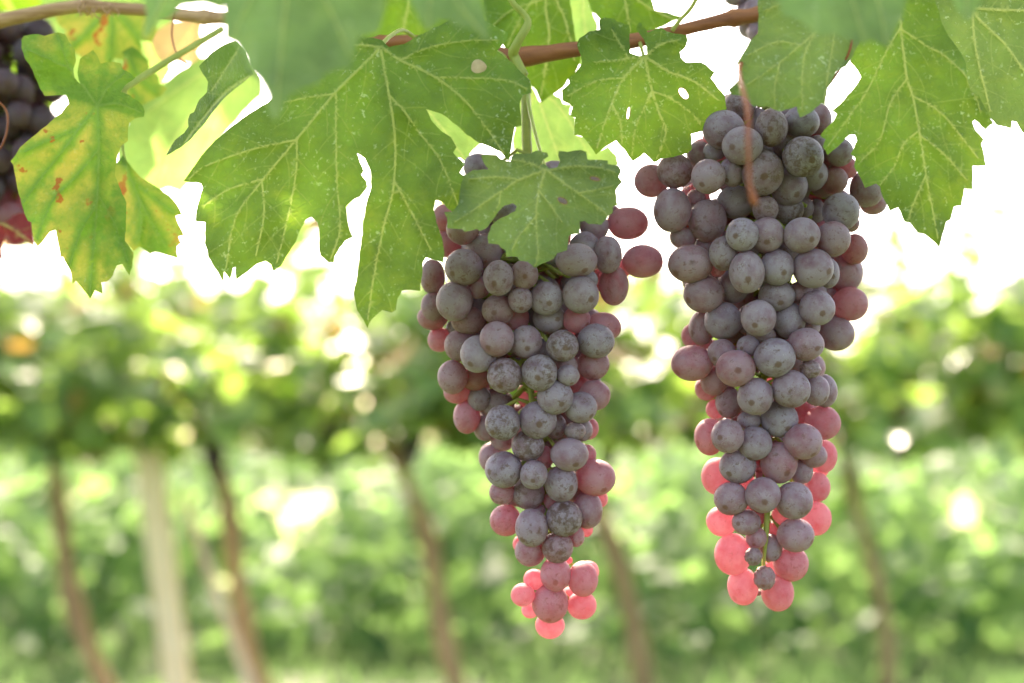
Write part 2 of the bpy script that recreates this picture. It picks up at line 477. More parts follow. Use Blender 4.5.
# --- far trees
def tree(name, px, Y, h, rad, label, seed, n=340, crown_lo=0.02):
    r = random.Random(seed)
    x = (px - 512) / FPX * Y
    root = empty(name, (x, Y, 0))
    pts, rads = [], []
    for k in range(9):
        t = k / 8
        pts.append(Vector((x + .12 * math.sin(t * 4 + seed), Y + .1 * math.cos(t * 3), h * .8 * t)))
        rads.append(.045 * (1 - .8 * t) + .008)
    TV, TF = tube(pts, rads, 8, .25, seed)
    for k in range(7):
        t = r.uniform(.3, .9)
        s = Vector((x, Y, h * .8 * t))
        a = r.uniform(0, 6.28)
        e = s + Vector((math.cos(a) * rad * .7, math.sin(a) * rad * .7, h * .18))
        tube([s, s.lerp(e, .5) + Vector((0, 0, .06)), e], [.014, .010, .005], 6, 0, 0, TV, TF)
    mesh_obj('trunk', TV, TF, M['bark'], root)
    clumps = []
    for k in range(26):
        a, q = r.uniform(0, 6.28), math.sqrt(r.random())
        zz = r.uniform(crown_lo, 1)
        wide = math.sin(math.pi * min(1, .18 + .8 * (1 - zz) ** .8)) * rad
        clumps.append((Vector((x + math.cos(a) * q * wide, Y + math.sin(a) * q * wide, zz * h)), r.uniform(.3, .6) * rad))
    V, F = [], []
    for k in range(n):
        c, cr = clumps[r.randrange(len(clumps))]
        d = Vector((r.gauss(0, 1), r.gauss(0, 1), r.gauss(0, .8))).normalized() * cr * r.random() ** .4
        p = c + d
        if p.z < .03: continue
        leaf_fan(V, F, p, r.uniform(.09, .17), d * .6 + Vector((r.gauss(0, .4), r.gauss(0, .4) - .3, .6)), r.uniform(0, 6.28), r)
    mesh_obj('crown', V, F, M['tree_leaf'], root)
    return tag(root, label, 'tree', 'trees beyond the vine row')


TREES = [(-60, 8.6, 1.6, .9, 'leafy green tree past the left edge of the vine row'),
         (120, 8.4, .95, .55, 'rounded low green tree behind the pale concrete post'),
         (150, 9.6, .95, .45, 'blurred green tree between concrete post and leaning wooden stake'),
         (440, 8.6, .95, .5, 'small bushy green tree just left of the left grape cluster tip'),
         (505, 9.4, 1.1, .65, 'green tree directly behind the lower tip of the left grape cluster'),
         (725, 8.6, .95, .5, 'low green tree seen in the gap between two grape clusters'),
         (800, 9.5, 1.05, .6, 'taller green tree behind the right grape cluster tip'),
         (1050, 8.6, .95, .5, 'pale green tree beyond the thin trunk at the right edge'),
         (1090, 9.0, 1.5, .8, 'green tree partly past the right edge of the frame')]
for i, (px, Y, h, rad, lab) in enumerate(TREES):
    tree('tree', px, Y, h, rad, lab, 40 + i)


# --- hedge mass far behind
V, F = [], []
r = random.Random(11)
for k in range(2300):
    x = r.uniform(-13, 13)
    top = .95 + .45 * mnoise.noise((x * .7, 1, 1)) + .25 * mnoise.noise((x * 2.1, 4, 1))
    z = top * r.random() ** .7
    y = 27 + r.uniform(-.8, .8)
    leaf_fan(V, F, Vector((x, y, max(.05, z))), r.uniform(.2, .34), Vector((r.gauss(0, .6), r.gauss(0, .6) - .5, .7)), r.uniform(0, 6.28), r)
tag(mesh_obj('hedge', V, F, M['tree_leaf']), 'long blurred green hedge closing the view behind the trees', 'hedge', kind='stuff')


# --- the vine row opposite
ROW = 5.6
def vine(px_top, px_bot, half, label, seed, gap=0.0, trunk_r=.04, n=620, z_hi=1.60):
    r = random.Random(seed)
    xt, xb = (px_top - 512) / FPX * ROW, (px_bot - 512) / FPX * ROW
    root = empty('grapevine', (xb, ROW, 0))
    pts, rads = [], []
    for k in range(15):
        t = k / 14
        pts.append(Vector((xb + (xt - xb) * t + .025 * math.sin(t * 7 + seed), ROW + .03 * math.cos(t * 6 + seed), -.02 + 1.2 * t)))
        rads.append(trunk_r * (1 - .3 * t) * (1 + .12 * math.sin(t * 19 + seed)))
    TV, TF = tube(pts, rads, 10, .35, seed)
    for s in (-1, 1):                                              # the two arms tied along the wire
        arm = [pts[-1] + Vector((s * half * q, .03 * math.sin(q * 9), .05 + .03 * math.sin(q * 7 + seed))) for q in (0, .15, .35, .6, .9)]
        arm[0] = pts[-1].copy()
        tube(arm, [.03, .027, .022, .018, .012], 8, .3, seed, TV, TF)
    mesh_obj('trunk', TV, TF, M['bark'], root)
    V, F, V2, F2 = [], [], [], []
    for k in range(int(n * half / .40)):
        x = xt + r.uniform(-half, half) * 1.08
        lo = .98 + .10 * mnoise.noise((x * 2.3, 0, 5)) + .07 * mnoise.noise((x * 7, 0, 5))
        hi = z_hi + .13 * mnoise.noise((x * 1.7, 3, 5)) + .10 * mnoise.noise((x * 6, 3, 5))
        z = lo + (hi - lo) * r.random() ** 1.1
        if r.random() < .12: z = r.uniform(1.4, 1.95)
        y = ROW + r.gauss(0, .42)
        tgt = (V, F) if r.random() > .05 else (V2, F2)
        leaf_fan(*tgt, Vector((x, y, z)), r.uniform(.09, .16), Vector((r.gauss(0, .45), r.gauss(0, .45) - .35, .65)), r.uniform(0, 6.28), r)
    mesh_obj('crown', V, F, M['row_leaf'], root)
    if V2: mesh_obj('autumn_leaves', V2, F2, M['row_rust'], root)
    # dark bunches hanging under the leaves, each fused into one knobbly body
    bm = bmesh.new()
    bmesh.ops.create_icosphere(bm, subdivisions=4, radius=1)
    for b in range(2):
        p = Vector((xt + (-.45, .35)[b] * half + r.uniform(-.05, .05), ROW - .12 + r.gauss(0, .04), 1.0 + r.uniform(-.03, .05)))
        GV = []
        for v in bm.verts:
            c = v.co
            k = 1 + .16 * (abs(mnoise.noise(c * 4.5 + p * 7)) * 2 - .5)
            t = .5 + .5 * c.z
            GV.append(p + Vector((c.x * .07 * k * (.45 + .55 * t), c.y * .06 * k * (.45 + .55 * t), c.z * .12 * k)))
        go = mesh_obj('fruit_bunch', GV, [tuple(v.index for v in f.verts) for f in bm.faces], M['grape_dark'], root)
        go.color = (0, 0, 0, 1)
    bm.free()
    return tag(root, label, 'grapevine', 'grapevines in the row opposite')


vine(-60, -70, .42, 'leafy grapevine at the far left edge of the row', 1)
vine(28, 112, .38, 'grapevine whose thin trunk leans rightward left of the concrete post', 2)
vine(196, 273, .36, 'grapevine with brown trunk slanting just right of the leaning stake', 3)
vine(380, 468, .40, 'grapevine with brown trunk left of the left grape cluster tip', 4)
vine(562, 653, .54, 'grapevine with stout trunk between the two hanging grape clusters', 5, trunk_r=.042)
vine(842, 886, .56, 'grapevine with thin dark trunk right of the right grape cluster', 6, trunk_r=.03)
vine(1075, 1085, .42, 'leafy grapevine at the far right edge of the row', 8)


def bar(name, a, b, wx, wy, mat, label, cat, bev=.006):
    a, b = Vector(a), Vector(b)
    root_z = (b - a).normalized()
    x = Vector((1, 0, 0)); x = (x - root_z * x.dot(root_z)).normalized()
    y = root_z.cross(x)
    V, F = [], []
    prof = [(-wx + bev, -wy), (wx - bev, -wy), (wx, -wy + bev), (wx, wy - bev), (wx - bev, wy), (-wx + bev, wy), (-wx, wy - bev), (-wx, -wy + bev)]
    for k in range(9):
        c = a.lerp(b, k / 8)
        s = 1 - .06 * k / 8
        for u, v in prof:
            V.append(c + x * u * s + y * v * s)
    for k in range(8):
        for i in range(8):
            j = (i + 1) % 8
            F.append((k * 8 + i, k * 8 + j, k * 8 + 8 + j, k * 8 + 8 + i))
    F.append(tuple(range(8))[::-1]); F.append(tuple(64 + i for i in range(8)))
    return tag(mesh_obj(name, V, F, mat, smooth=False), label, cat)


def gx(px, d): return (px - 512) / FPX * d
bar('concrete_post', (gx(188, 5.3), 5.3, -.02), (gx(146, 5.3), 5.3, 1.05), .046, .04, M['concrete'],
    'pale square concrete post leaning slightly left under the vine row', 'post')
bar('wooden_stake', (gx(264, 5.45), 5.45, -.02), (gx(184, 5.45), 5.45, .80), .016, .016, M['stake'],
    'thin pale wooden stake leaning beside the concrete post', 'stake', .004)

# ------------------------------------------------------------------ canes
def cane(name, pts, label, mat, seed=0, lump=.12, seg=12):
    """pts: px, py, radius px, depth"""
    P = catmull(pts, 6)
    root = empty(name, at(pts[0][0], pts[0][1], pts[0][3]))
    V, F = tube([at(p[0], p[1], p[3]) for p in P], [1.12 * p[2] / FPX * p[3] * (1 + .35 * math.exp(-(((p[0] + seed * 30) % 118 - 59) / 5) ** 2)) for p in P], 16, lump, seed)
    mesh_obj('stem', V, F, mat, root)
    return root


def add_part_tube(root, name, pts, mat, seg=8, lump=0.05, seed=0):
    P = catmull(pts, 4)
    V, F = tube([at(p[0], p[1], p[3]) for p in P], [p[2] / FPX * p[3] for p in P], seg, lump, seed)
    return mesh_obj(name, V, F, mat, root)


c1 = cane('vine_cane', [(-90, 34, 7, .70), (-30, 26, 6.8, .70), (0, 20.5, 6.6, .70), (47, 11, 6, .70), (80, 6, 5.6, .70), (87, 5, 7.2, .70), (94, 6, 5.8, .70),
                        (112, 8, 5.4, .70), (141, 10, 5.2, .70), (178, 14, 5.4, .70), (211, 17.5, 5.6, .70), (250, 14, 5.6, .71), (300, -20, 5.4, .72), (380, -120, 5, .74)],
          'l', M['cane_tan'], 3)
tag(c1, 'brown woody cane crossing above the yellow spotted leaf', 'cane', 'vine canes')
add_part_tube(c1, 'tendril', [(174, 12, .9, .69), (172, 37, .9, .685), (178, 56, .9, .68), (187, 64, 1.1, .68)], M['tendril'])
add_part_tube(c1, 'tendril', [(-12, 98, 1.1, .66), (0, 103, 1.1, .66), (7, 113, 1.1, .66), (7, 130, 1.1, .66), (1, 147, 1.0, .66), (-10, 160, .8, .66)], M['tendril'])
fr = random.Random(5)
PV, PF = [], []
for k in range(9):                                                    # frayed bark at the joint
    x = fr.uniform(80, 116)
    q = [(x, fr.uniform(4, 9), .9, .69)]
    for j in range(3):
        q.append((q[-1][0] + fr.uniform(-4, 5), q[-1][1] + fr.uniform(1, 5), .8 - .15 * j, .688 + fr.uniform(-.002, .002)))
    q = catmull(q, 2)
    tube([at(*p[:2], p[3]) for p in q], [p[2] / FPX * p[3] for p in q], 5, 0, 0, PV, PF)
mesh_obj('peeling_bark', PV, PF, M['cane_tan'], c1)
c2 = cane('vine_cane', [(330, 46, 5.5, .662), (385, 43, 5.8, .662), (414, 42, 5.8, .662), (470, 53, 6.5, .66), (500, 58, 7.5, .66), (522, 57, 9.2, .658), (545, 54, 7.6, .657),
                        (578, 49, 7, .655), (638, 40, 6.6, .655), (687, 28.5, 5.8, .655), (733, 18, 6.4, .655), (760, 13, 6.8, .655), (810, -10, 6, .655), (850, -70, 6, .66), (880, -200, 6, .68)],
          'l', M['cane'], 5)
tag(c2, 'reddish brown cane running behind the leaves above both grape clusters', 'cane', 'vine canes')
add_part_tube(c2, 'green_shoot', [(498, -30, 3.0, .64), (511, 0, 3.0, .64), (522, 12, 3.2, .64), (528, 20, 3.4, .64), (526, 28, 4.4, .64), (520, 38, 4.2, .64), (515, 48, 5, .642), (513, 54, 5.4, .645),
                                  (518, 64, 5.0, .645), (524, 76, 5, .645)], M['petiole'], 10)
add_part_tube(c2, 'bud', [(507, 63, 3, .645), (502, 60, 6, .645), (497, 54, 4.5, .645), (494, 50, 1.5, .645)], M['petiole'], 8)
add_part_tube(c2, 'tendril', [(770, 14, 2.4, .65), (753, 46, 2.3, .60), (741, 64, 2.3, .56), (740, 76, 2.4, .51), (743, 90, 2.5, .47), (748, 112, 2.5, .455), (748, 140, 2.4, .45), (749, 165, 2.2, .45), (750, 185, 2.4, .45), (754, 200, 4.0, .45), (756, 206, 1.5, .45)], M['tendril'])
add_part_tube(c2, 'petiole', [(672, 31, 2.2, .65), (680, 20, 2.1, .648), (691, 8, 2.1, .645), (702, -12, 2, .64)], M['petiole'])
add_part_tube(c2, 'tendril', [(852, 40, 1.2, .56), (848, 55, 1.2, .56), (836, 75, 1.2, .565), (827, 87, 1.2, .57)], M['tendril'])

# ------------------------------------------------------------------ leaves
def inside(p, poly):
    return bool(inside_many(np.array([[p[0], p[1]]]), poly)[0])


def inside_many(P, poly):
    Q = np.asarray([(q[0], q[1]) for q in poly], float)
    x, y = P[:, 0][:, None], P[:, 1][:, None]
    xi, yi = Q[:, 0][None], Q[:, 1][None]
    xj, yj = np.roll(Q[:, 0], 1)[None], np.roll(Q[:, 1], 1)[None]
    den = np.where(yj == yi, 1e-9, yj - yi)
    hit = ((yi > y) != (yj > y)) & (x < (xj - xi) * (y - yi) / den + xi)
    return hit.sum(1) % 2 == 1


def ell(cx, cy, rx, ry, rot=0, n=12):
    c, s = math.cos(R(rot)), math.sin(R(rot))
    return [(cx + rx * math.cos(a) * c - ry * math.sin(a) * s, cy + rx * math.cos(a) * s + ry * math.sin(a) * c)
            for a in [2 * math.pi * k / n for k in range(n)]]


def rough_edge(poly, amp, step, seed):
    """break straight traced edges into small uneven steps"""
    r = random.Random(seed)
    out = []
    n = len(poly)
    for i in range(n):
        a, b = poly[i], poly[(i + 1) % n]
        L = math.dist(a, b)
        out.append(a)
        k = int(L / step)
        nx, ny = -(b[1] - a[1]) / max(L, 1e-6), (b[0] - a[0]) / max(L, 1e-6)
        for q in range(1, k + 1):
            t = (q - r.uniform(.2, .5)) / (k + 1) + .3 / (k + 1)
            o = r.uniform(-amp, amp)
            out.append((a[0] + (b[0] - a[0]) * t + nx * o, a[1] + (b[1] - a[1]) * t + ny * o))
    return out


def grape_leaf(label, outline, mains, depth, mat, tilt=(0, 0), wave=5.0, curl=0.0, holes=(), step=5.0, seed=0, origin=None,
               petiole=None, vein_w=1.0, sec=True, group='vine leaves above the grapes', amp=.5, fold=None, teeth=7.0, spot=()):
    """outline and veins traced in pixels at the leaf's own depth; tilt = metres of depth per pixel; wave, curl in pixels"""
    r = random.Random(seed + 100)
    s = depth / FPX
    ox = origin or mains[0][0]
    cx = sum(p[0] for p in outline) / len(outline); cy = sum(p[1] for p in outline) / len(outline)
    mains_s = [catmull(m, 4) for m in mains]
    A = np.array([p for m in mains_s for p in m[:-1]], float)
    B = np.array([p for m in mains_s for p in m[1:]], float)

    def dist_many(P, A, B, W=None):
        """distance of every point to the nearest segment (minus that vein's half width when W is given)"""
        res = np.full(len(P), 99.0)
        D = B - A
        L = np.maximum((D ** 2).sum(1), 1e-9)
        for k in range(0, len(P), 2000):
            q = P[k:k + 2000, None, :] - A[None]
            t = np.clip((q * D[None]).sum(2) / L[None], 0, 1)
            d = np.sqrt(((q - t[..., None] * D[None]) ** 2).sum(2))
            if W is not None: d = d - W[None]
            res[k:k + 2000] = d.min(1)
        return res

    def vdist(p):
        return float(dist_many(np.array([[p[0], p[1]]]), A, B)[0])

    def dz(px, py, vd=None, vn=0.0):
        vd = vdist((px, py)) if vd is None else vd
        z = wave * mnoise.noise((px / 55 + seed * 3.1, py / 55, seed)) + wave * .45 * mnoise.noise((px / 20, py / 20 + seed, 2))
        z -= 3.4 * math.exp(-vd / 8) + .6 * vn                         # veins stand towards us, panels between them bulge away
        z += curl * ((px - ox[0]) ** 2 + (py - ox[1]) ** 2) / 1e4
        if fold: z += fold(px, py)
        return depth + z * s + tilt[0] * (px - ox[0]) + tilt[1] * (py - ox[1])

    edge = rough_edge(outline, amp, teeth, seed)
    loops = [edge] + [rough_edge(h, .3, 3, seed) for h in holes]
    # veins: the traced ones taper along their length; side veins leave them and stop at the edge
    veins = []
    for m in mains_s:
        big = math.dist(m[0], ox) < 8
        w0 = (1.05 if big else .6) * vein_w
        veins.append((m, w0, .35 * vein_w))
    if sec:
        for m in mains_s:
            acc, side = 0, 1
            for i in range(2, len(m) - 1):
                acc += math.dist(m[i], m[i - 1])
                if acc > 13:
                    acc = r.uniform(-3, 3)
                    side = -side
                    d = math.atan2(m[i][1] - m[i - 1][1], m[i][0] - m[i - 1][0]) + side * R(r.uniform(42, 62))
                    p = m[i]
                    path = [p]
                    for k in range(r.randint(5, 14)):
                        d -= side * .035 + r.uniform(-.05, .05)
                        p = (p[0] + 3.5 * math.cos(d), p[1] + 3.5 * math.sin(d))
                        if not inside(p, edge) or any(inside(p, h) for h in loops[1:]) or (k > 2 and vdist(p) < 2.5): break
                        path.append(p)
                    if len(path) > 3:
                        veins.append((path, .34 * vein_w, .12 * vein_w))
    pts, cons = [], []
    for lp in loops:
        b = len(pts)
        pts += lp
        cons += [(b + i, b + (i + 1) % len(lp)) for i in range(len(lp))]
    extra = []
    for h in loops[1:]:
        hx, hy = sum(q[0] for q in h) / len(h), sum(q[1] for q in h) / len(h)
        for q in h:
            L = math.dist(q[:2], (hx, hy)) or 1
            for o in (1.0, 2.2):
                extra.append((q[0] + (q[0] - hx) / L * o, q[1] + (q[1] - hy) / L * o))
    SA, SB, SW = [], [], []
    SOFT = .75
    for m, w0, w1 in veins:
        n = len(m)
        for i in range(n):
            a, b = m[max(i - 1, 0)], m[min(i + 1, n - 1)]
            L = math.dist(a, b) or 1
            nx, ny = -(b[1] - a[1]) / L, (b[0] - a[0]) / L
            wd = w0 + (w1 - w0) * i / max(1, n - 1)
            for o in (0, wd, -wd, wd + SOFT, -wd - SOFT):
                extra.append((m[i][0] + nx * o, m[i][1] + ny * o))
            if i:
                SA.append(m[i - 1]); SB.append(m[i]); SW.append(wd)
    x0, x1 = min(p[0] for p in edge), max(p[0] for p in edge)
    y0, y1 = min(p[1] for p in edge), max(p[1] for p in edge)
    y, row = y0, 0
    while y < y1:
        x = x0 + (step / 2 if row % 2 else 0)
        while x < x1:
            extra.append((x + r.uniform(-.25, .25) * step, y + r.uniform(-.25, .25) * step))
            x += step
        y += step * .87
        row += 1
    E = np.array(extra, float)
    keep = inside_many(E, edge)
    for h in loops[1:]: keep &= ~inside_many(E, h)
    pts += [tuple(p) for p in E[keep]]
    co, _, tris, *_ = delaunay_2d_cdt([Vector((p[0], p[1])) for p in pts], cons, [], 0, 1e-3, False)
    CO = np.array([(c[0], c[1]) for c in co])
    TR = np.array([tuple(t) for t in tris])
    cen = CO[TR].mean(1)
    keep = inside_many(cen, edge)
    for h in loops[1:]: keep &= ~inside_many(cen, h)
    TR = TR[keep]
    vds = dist_many(CO, A, B)
    vns = np.clip(1 - dist_many(CO, np.array(SA, float), np.array(SB, float), np.array(SW)) / SOFT, 0, 1)
    vns *= np.where(vds < 2.2, 1.0, .28)
    rims = np.full(len(CO), 99.0)
    for h in loops[1:]:
        H = np.array([(q[0], q[1]) for q in h], float)
        rims = np.minimum(rims, dist_many(CO, H, np.roll(H, -1, 0)))
    root = empty('grape_leaf', at(ox[0], ox[1], dz(*ox)))
    verts = [at(c[0], c[1], dz(c[0], c[1], v, k)) for c, v, k in zip(CO.tolist(), vds.tolist(), vns.tolist())]
    faces = []
    for f in TR.tolist():
        a, b, c = verts[f[0]], verts[f[1]], verts[f[2]]
        faces.append(f if (b - a).cross(c - a).dot(CAM - a) > 0 else f[::-1])
    mesh_obj('blade', verts, faces, mat, root, attrs={'vd': ('FLOAT', vds.tolist()), 'vein': ('FLOAT', vns.tolist()), 'rim': ('FLOAT', rims.tolist())})
    for px, py, q in spot:                                             # a round patch of dried tissue
        V, F = [at(px, py, dz(px, py) - .0009)], []
        for k in range(40):
            a = 2 * math.pi * k / 20
            rr = (q * .5 if k < 20 else q) * (1 + .07 * math.sin(3 * a + 1))
            x, y = px + rr * math.cos(a), py + rr * .88 * math.sin(a)
            V.append(at(x, y, dz(x, y) - (.0008 if k < 20 else .0004)))
        for k in range(20):
            k2 = (k + 1) % 20
            F += [(0, 1 + k2, 1 + k), (1 + k, 1 + k2, 21 + k2, 21 + k)]
        mesh_obj('dry_spot', V, F, M['dry'], root)
    if petiole:
        P = catmull([(p[0], p[1], p[2], p[3]) for p in petiole], 4)
        TV, TF = tube([at(p[0], p[1], p[3]) for p in P], [p[2] * s for p in P], 8, .05, seed)
        mesh_obj('petiole', TV, TF, M['petiole'], root)
    return tag(root, label, 'leaf', group)


# big leaf over the left cluster
OUT_BIG = [(382, 40), (389, 47), (404, 44), (414, 38), (428, 31), (450, 20), (480, 18), (508, 33), (506, 41), (497, 51), (512, 62), (521.6, 72.7), (530.4, 80.5), (531.4, 93),
           (523.6, 95), (519.7, 104), (521.6, 125.5), (515, 127.4), (512, 145), (509, 162), (500.5, 151.6), (486.4, 145.5), (479.4, 143), (467, 135), (457, 125.5), (441.6, 113.8), (426, 109),
           (431, 119.6), (441.6, 131.3), (451, 137), (456.6, 147), (453, 152.5), (465, 164), (460, 172.7), (464.5, 176), (468, 185), (465.4, 186.8), (466, 219.3), (457.4, 216.7), (447, 208),
           (440.7, 201), (435.5, 200), (433.7, 209.6), (436.5, 223), (441.6, 236.4), (444.3, 252), (443.4, 262.7), (433.7, 260), (425.8, 257.5), (423, 262.7), (421.8, 278.6), (420.5, 290.9), (411, 290),
           (402, 291), (397.7, 298), (396, 310), (391.5, 312.8), (382, 310), (372, 319), (367.4, 328), (364, 321), (357, 310), (353.7, 294), (358, 268), (360.8, 245), (363.4, 220.5),
           (366, 204), (371.3, 187), (370.4, 171), (365, 158.7), (357, 153.4), (360, 162), (364, 171), (361.5, 174.5), (366.5, 181), (367.5, 187), (363, 193), (360, 197), (355.5, 198.5), (346, 206.5), (348.7, 225),
           (353, 237), (345.2, 240.8), (340, 247.8), (334.7, 256.6), (333.8, 262.7), (328.5, 262.7), (320.6, 255.7), (318.9, 248.7), (319.2, 231), (317, 222.3), (311.8, 217), (305.7, 219.7),
           (301.3, 227.6), (296, 241.6), (285.5, 257.5), (281, 266), (273.2, 271.2), (271.4, 264.5), (266, 260.6), (257.3, 263.6), (246.8, 272.4), (236.2, 280), (235.4, 267), (232.7, 268),
           (230, 279.4), (224, 271.5), (223, 281.7), (217.8, 271.5), (208, 256.6), (206.4, 247.8), (204.6, 243.4), (205.5, 222.3), (195.8, 221.4), (196.7, 209), (202.9, 188), (201, 183.6),
           (183.5, 181), (192.3, 168.7), (201, 156.4), (215, 140.5), (232.7, 125.5), (250, 113), (268, 102.6), (290, 84), (318, 60), (340, 42), (362, 36)]
V_BIG = [[(380, 47), (362, 66), (335, 93), (296, 140), (262, 181), (236, 217), (226, 268)],
         [(381, 50), (389, 95), (395, 140), (393, 190), (384, 225), (374, 275), (368, 318)],
         [(383, 48), (400, 60), (435, 77), (468, 104), (503, 152)],
         [(336, 93), (336, 140), (337, 183), (340, 228), (331, 258)],
         [(335, 94), (310, 97), (285, 102)],
         [(295, 140), (250, 150), (206, 166), (190, 178)],
         [(297, 140), (296, 172), (289, 212), (277, 262)],
         [(263, 179), (238, 186), (222, 193), (205, 205)],
         [(262, 182), (264, 215), (256, 255)],
         [(400, 60), (430, 47), (465, 41), (495, 40)],
         [(435, 77), (470, 78), (505, 80), (525, 88)],
         [(391, 97), (405, 112), (417, 130), (440, 160), (458, 205)],
         [(394, 180), (410, 210), (430, 248)],
         [(380, 47), (355, 45), (335, 52)]]
grape_leaf('largest green vine leaf with round tan spot, draped left of the left cluster', OUT_BIG, V_BIG, .588, M['leaf'], tilt=(-.00004, -.00006), wave=10, seed=1, curl=2, spot=[(478.5, 66.5, 7.8)],
           petiole=[(380, 47, 2.2, .588), (388, 38, 2.2, .60), (402, 30, 2.2, .625), (415, 38, 2.4, .655)])
OUT_S = [(543.5, 163.4), (537.7, 167.3), (543.5, 159.5), (548.4, 156.6), (547.4, 152.7), (537.7, 150.2), (529.8, 153.7), (514, 153.3), (511.3, 156.6), (510.3, 161.5), (500.5, 158.6), (496.6, 154.6),
         (487, 154), (481, 155.6), (483, 161.5), (488.8, 169.3), (473, 170), (463.4, 175), (460, 190), (458, 205), (452, 212), (444, 212.3), (447, 218), (447, 228), (462.5, 229), (464.4, 231.8), (477, 229), (480, 231), (487.9, 227), (492.7, 220), (498.6, 211.3),
         (504.5, 205.4), (513, 203), (516.8, 206.4), (515, 211), (506.4, 216), (496.6, 220.6), (491, 226), (489.8, 231), (487.5, 237.7), (488.8, 243.5), (498.6, 244.5), (500.5, 247.4), (505.4, 250.4),
         (506.4, 257), (517, 256.8), (520, 261), (527.9, 262), (534.7, 268), (541.6, 264), (553.3, 259), (557, 253.3), (567, 250.4), (568, 243.5), (569, 235.7), (579.6, 233.8), (579.6, 222), (584.5, 221),
         (588.4, 224), (601, 225), (608, 216), (612.9, 213), (612.9, 206.4), (617.7, 205.4), (616.8, 196.6), (615.8, 190.8), (622.6, 182), (618.7, 177), (621.6, 171), (618.7, 165.4), (608, 163.8),
         (608, 160.5), (587.5, 159.5), (586.5, 151.7), (580.6, 149.8), (567, 152), (559, 150.7), (558, 155.6), (560, 161.5), (557, 167.3), (549.4, 168.3)]
V_S = [[(546, 169.5), (519, 180), (500, 192), (472, 211), (455, 222)], [(545, 171), (538, 195), (536, 220), (538, 254), (535, 265)], [(548, 171), (561, 181), (578, 193), (598, 207), (606, 214)],
       [(519, 180), (500, 177), (470, 179)], [(500, 192), (499, 203), (494, 212)], [(540, 192), (550, 205), (562, 222)], [(549, 170), (575, 166), (600, 168), (615, 172)],
       [(545, 170), (530, 163), (512, 160)], [(537, 215), (520, 235), (512, 250)], [(578, 193), (595, 190), (612, 186)]]
grape_leaf('small dusty grey green leaf with torn holes covering the top of the left cluster', OUT_S, V_S, .572, M['leaf_grey'], tilt=(.00002, -.00003), wave=5, seed=2, curl=4, step=4,
           holes=[ell(562.5, 200.7, 5.2, 2.4, 28), ell(595, 178.7, 4.6, 1.5, 12)],
           petiole=[(546, 169, 1.6, .572), (543, 160, 1.7, .585), (537, 140, 1.8, .61), (530, 112, 2, .635), (527, 92, 2.2, .645)], vein_w=.9)

OUT_M = [(638.9, 55.9), (630, 53), (629.7, 33.4), (629, 24.6), (625, 23.7), (618.4, 21.7), (612.5, 18.2), (604.7, 17.4), (598.8, 19.8), (599.8, 29.5), (589, 31.5), (579.3, 38.3), (577, 45), (581, 56), (582, 62.7),
         (575.4, 72.5), (568.5, 78.4), (569.5, 83), (561.7, 90), (562.7, 100.8), (569.5, 103.7), (572.5, 107.6), (570.5, 116.4), (575.4, 117.4), (574.4, 135), (582, 136), (588, 143), (596, 154.6), (605, 147), (616, 140.5),
         (625, 150), (632.8, 161.5), (638, 158), (644, 153), (654, 162.5), (661, 158.7), (674, 157), (688, 153), (692, 149), (691, 134), (703, 130.6), (714, 115.5), (726.8, 109.6), (724.8, 96), (718, 88), (711, 78.4), (715, 72.5),
         (706, 64.7), (700.4, 61.8), (686.7, 62.7), (681, 57.9), (680, 52), (685.7, 47), (687.7, 40.3), (686.7, 35.4), (675, 33.4), (667, 31.5), (661.3, 27.6), (655.5, 29.5), (647.7, 32.5), (643.8, 26.6),
         (639.8, 22), (636, 25.6), (637.9, 31.5), (643.8, 39.3), (646.7, 47), (647, 54)]
V_M = [[(643.5, 57), (628, 58.5), (614, 61), (595, 62)], [(643, 58), (624, 78), (612, 103), (604, 125), (597, 148)], [(645, 58), (652, 90), (660, 115), (666, 132), (657, 158)], [(646, 57), (668, 71), (695, 82), (718, 100)],
       [(624, 78), (600, 80), (578, 90), (568, 96)], [(653, 91), (642, 112), (635, 130), (632, 155)], [(654, 92), (670, 98), (690, 112), (700, 124)], [(628, 58), (621, 45), (612, 30)], [(646, 56), (660, 45), (678, 40)],
       [(611, 104), (620, 120), (622, 142)]]
grape_leaf('green leaf lit from behind with one hole, left of the right cluster top', OUT_M, V_M, .618, M['leaf'], tilt=(.0, .00003), wave=8, seed=3, curl=4, step=4,
           holes=[ell(683.5, 93.5, 6.3, 3.4, 52), ell(628.3, 113, 1.2, 6, 8)], petiole=[(644, 57, 1.7, .618), (642, 50, 1.8, .63), (640, 43, 2, .65)])

OUT_RB = [(850, 62), (858, 71), (861, 77), (854, 88), (840, 104), (831.8, 110.5), (836.8, 114), (834, 119.8), (827, 127), (820, 136), (825.4, 139.5), (823, 147), (827.6, 155), (843, 141.7), (849.5, 135), (855, 135), (856.8, 140.6),
          (850.6, 153.8), (855, 158), (854, 166), (859.4, 175.8), (865, 188), (876, 183.5), (880, 186.8), (882.5, 196.7), (890, 211), (898, 207.7), (904.5, 222), (910, 223), (917.7, 233), (924, 234), (932, 240), (939.6, 248),
          (941.4, 240.6), (946, 222), (950.6, 219.8), (954, 206.6), (961.6, 205.5), (963.8, 189), (972.6, 189.6), (972.6, 166), (986.4, 165.5), (981.4, 144), (984, 139.5), (976, 130.8), (972.6, 122), (974.8, 120),
          (985.8, 129.7), (993.5, 123), (984.7, 107), (979, 95.6), (970.6, 91), (967.4, 78.4), (966, 62.7), (958, 48.6), (948.6, 36), (942, 23.5), (935, 0), (925, -20), (900, -12), (872, -24), (850, -12), (845, 20), (853, 42)]
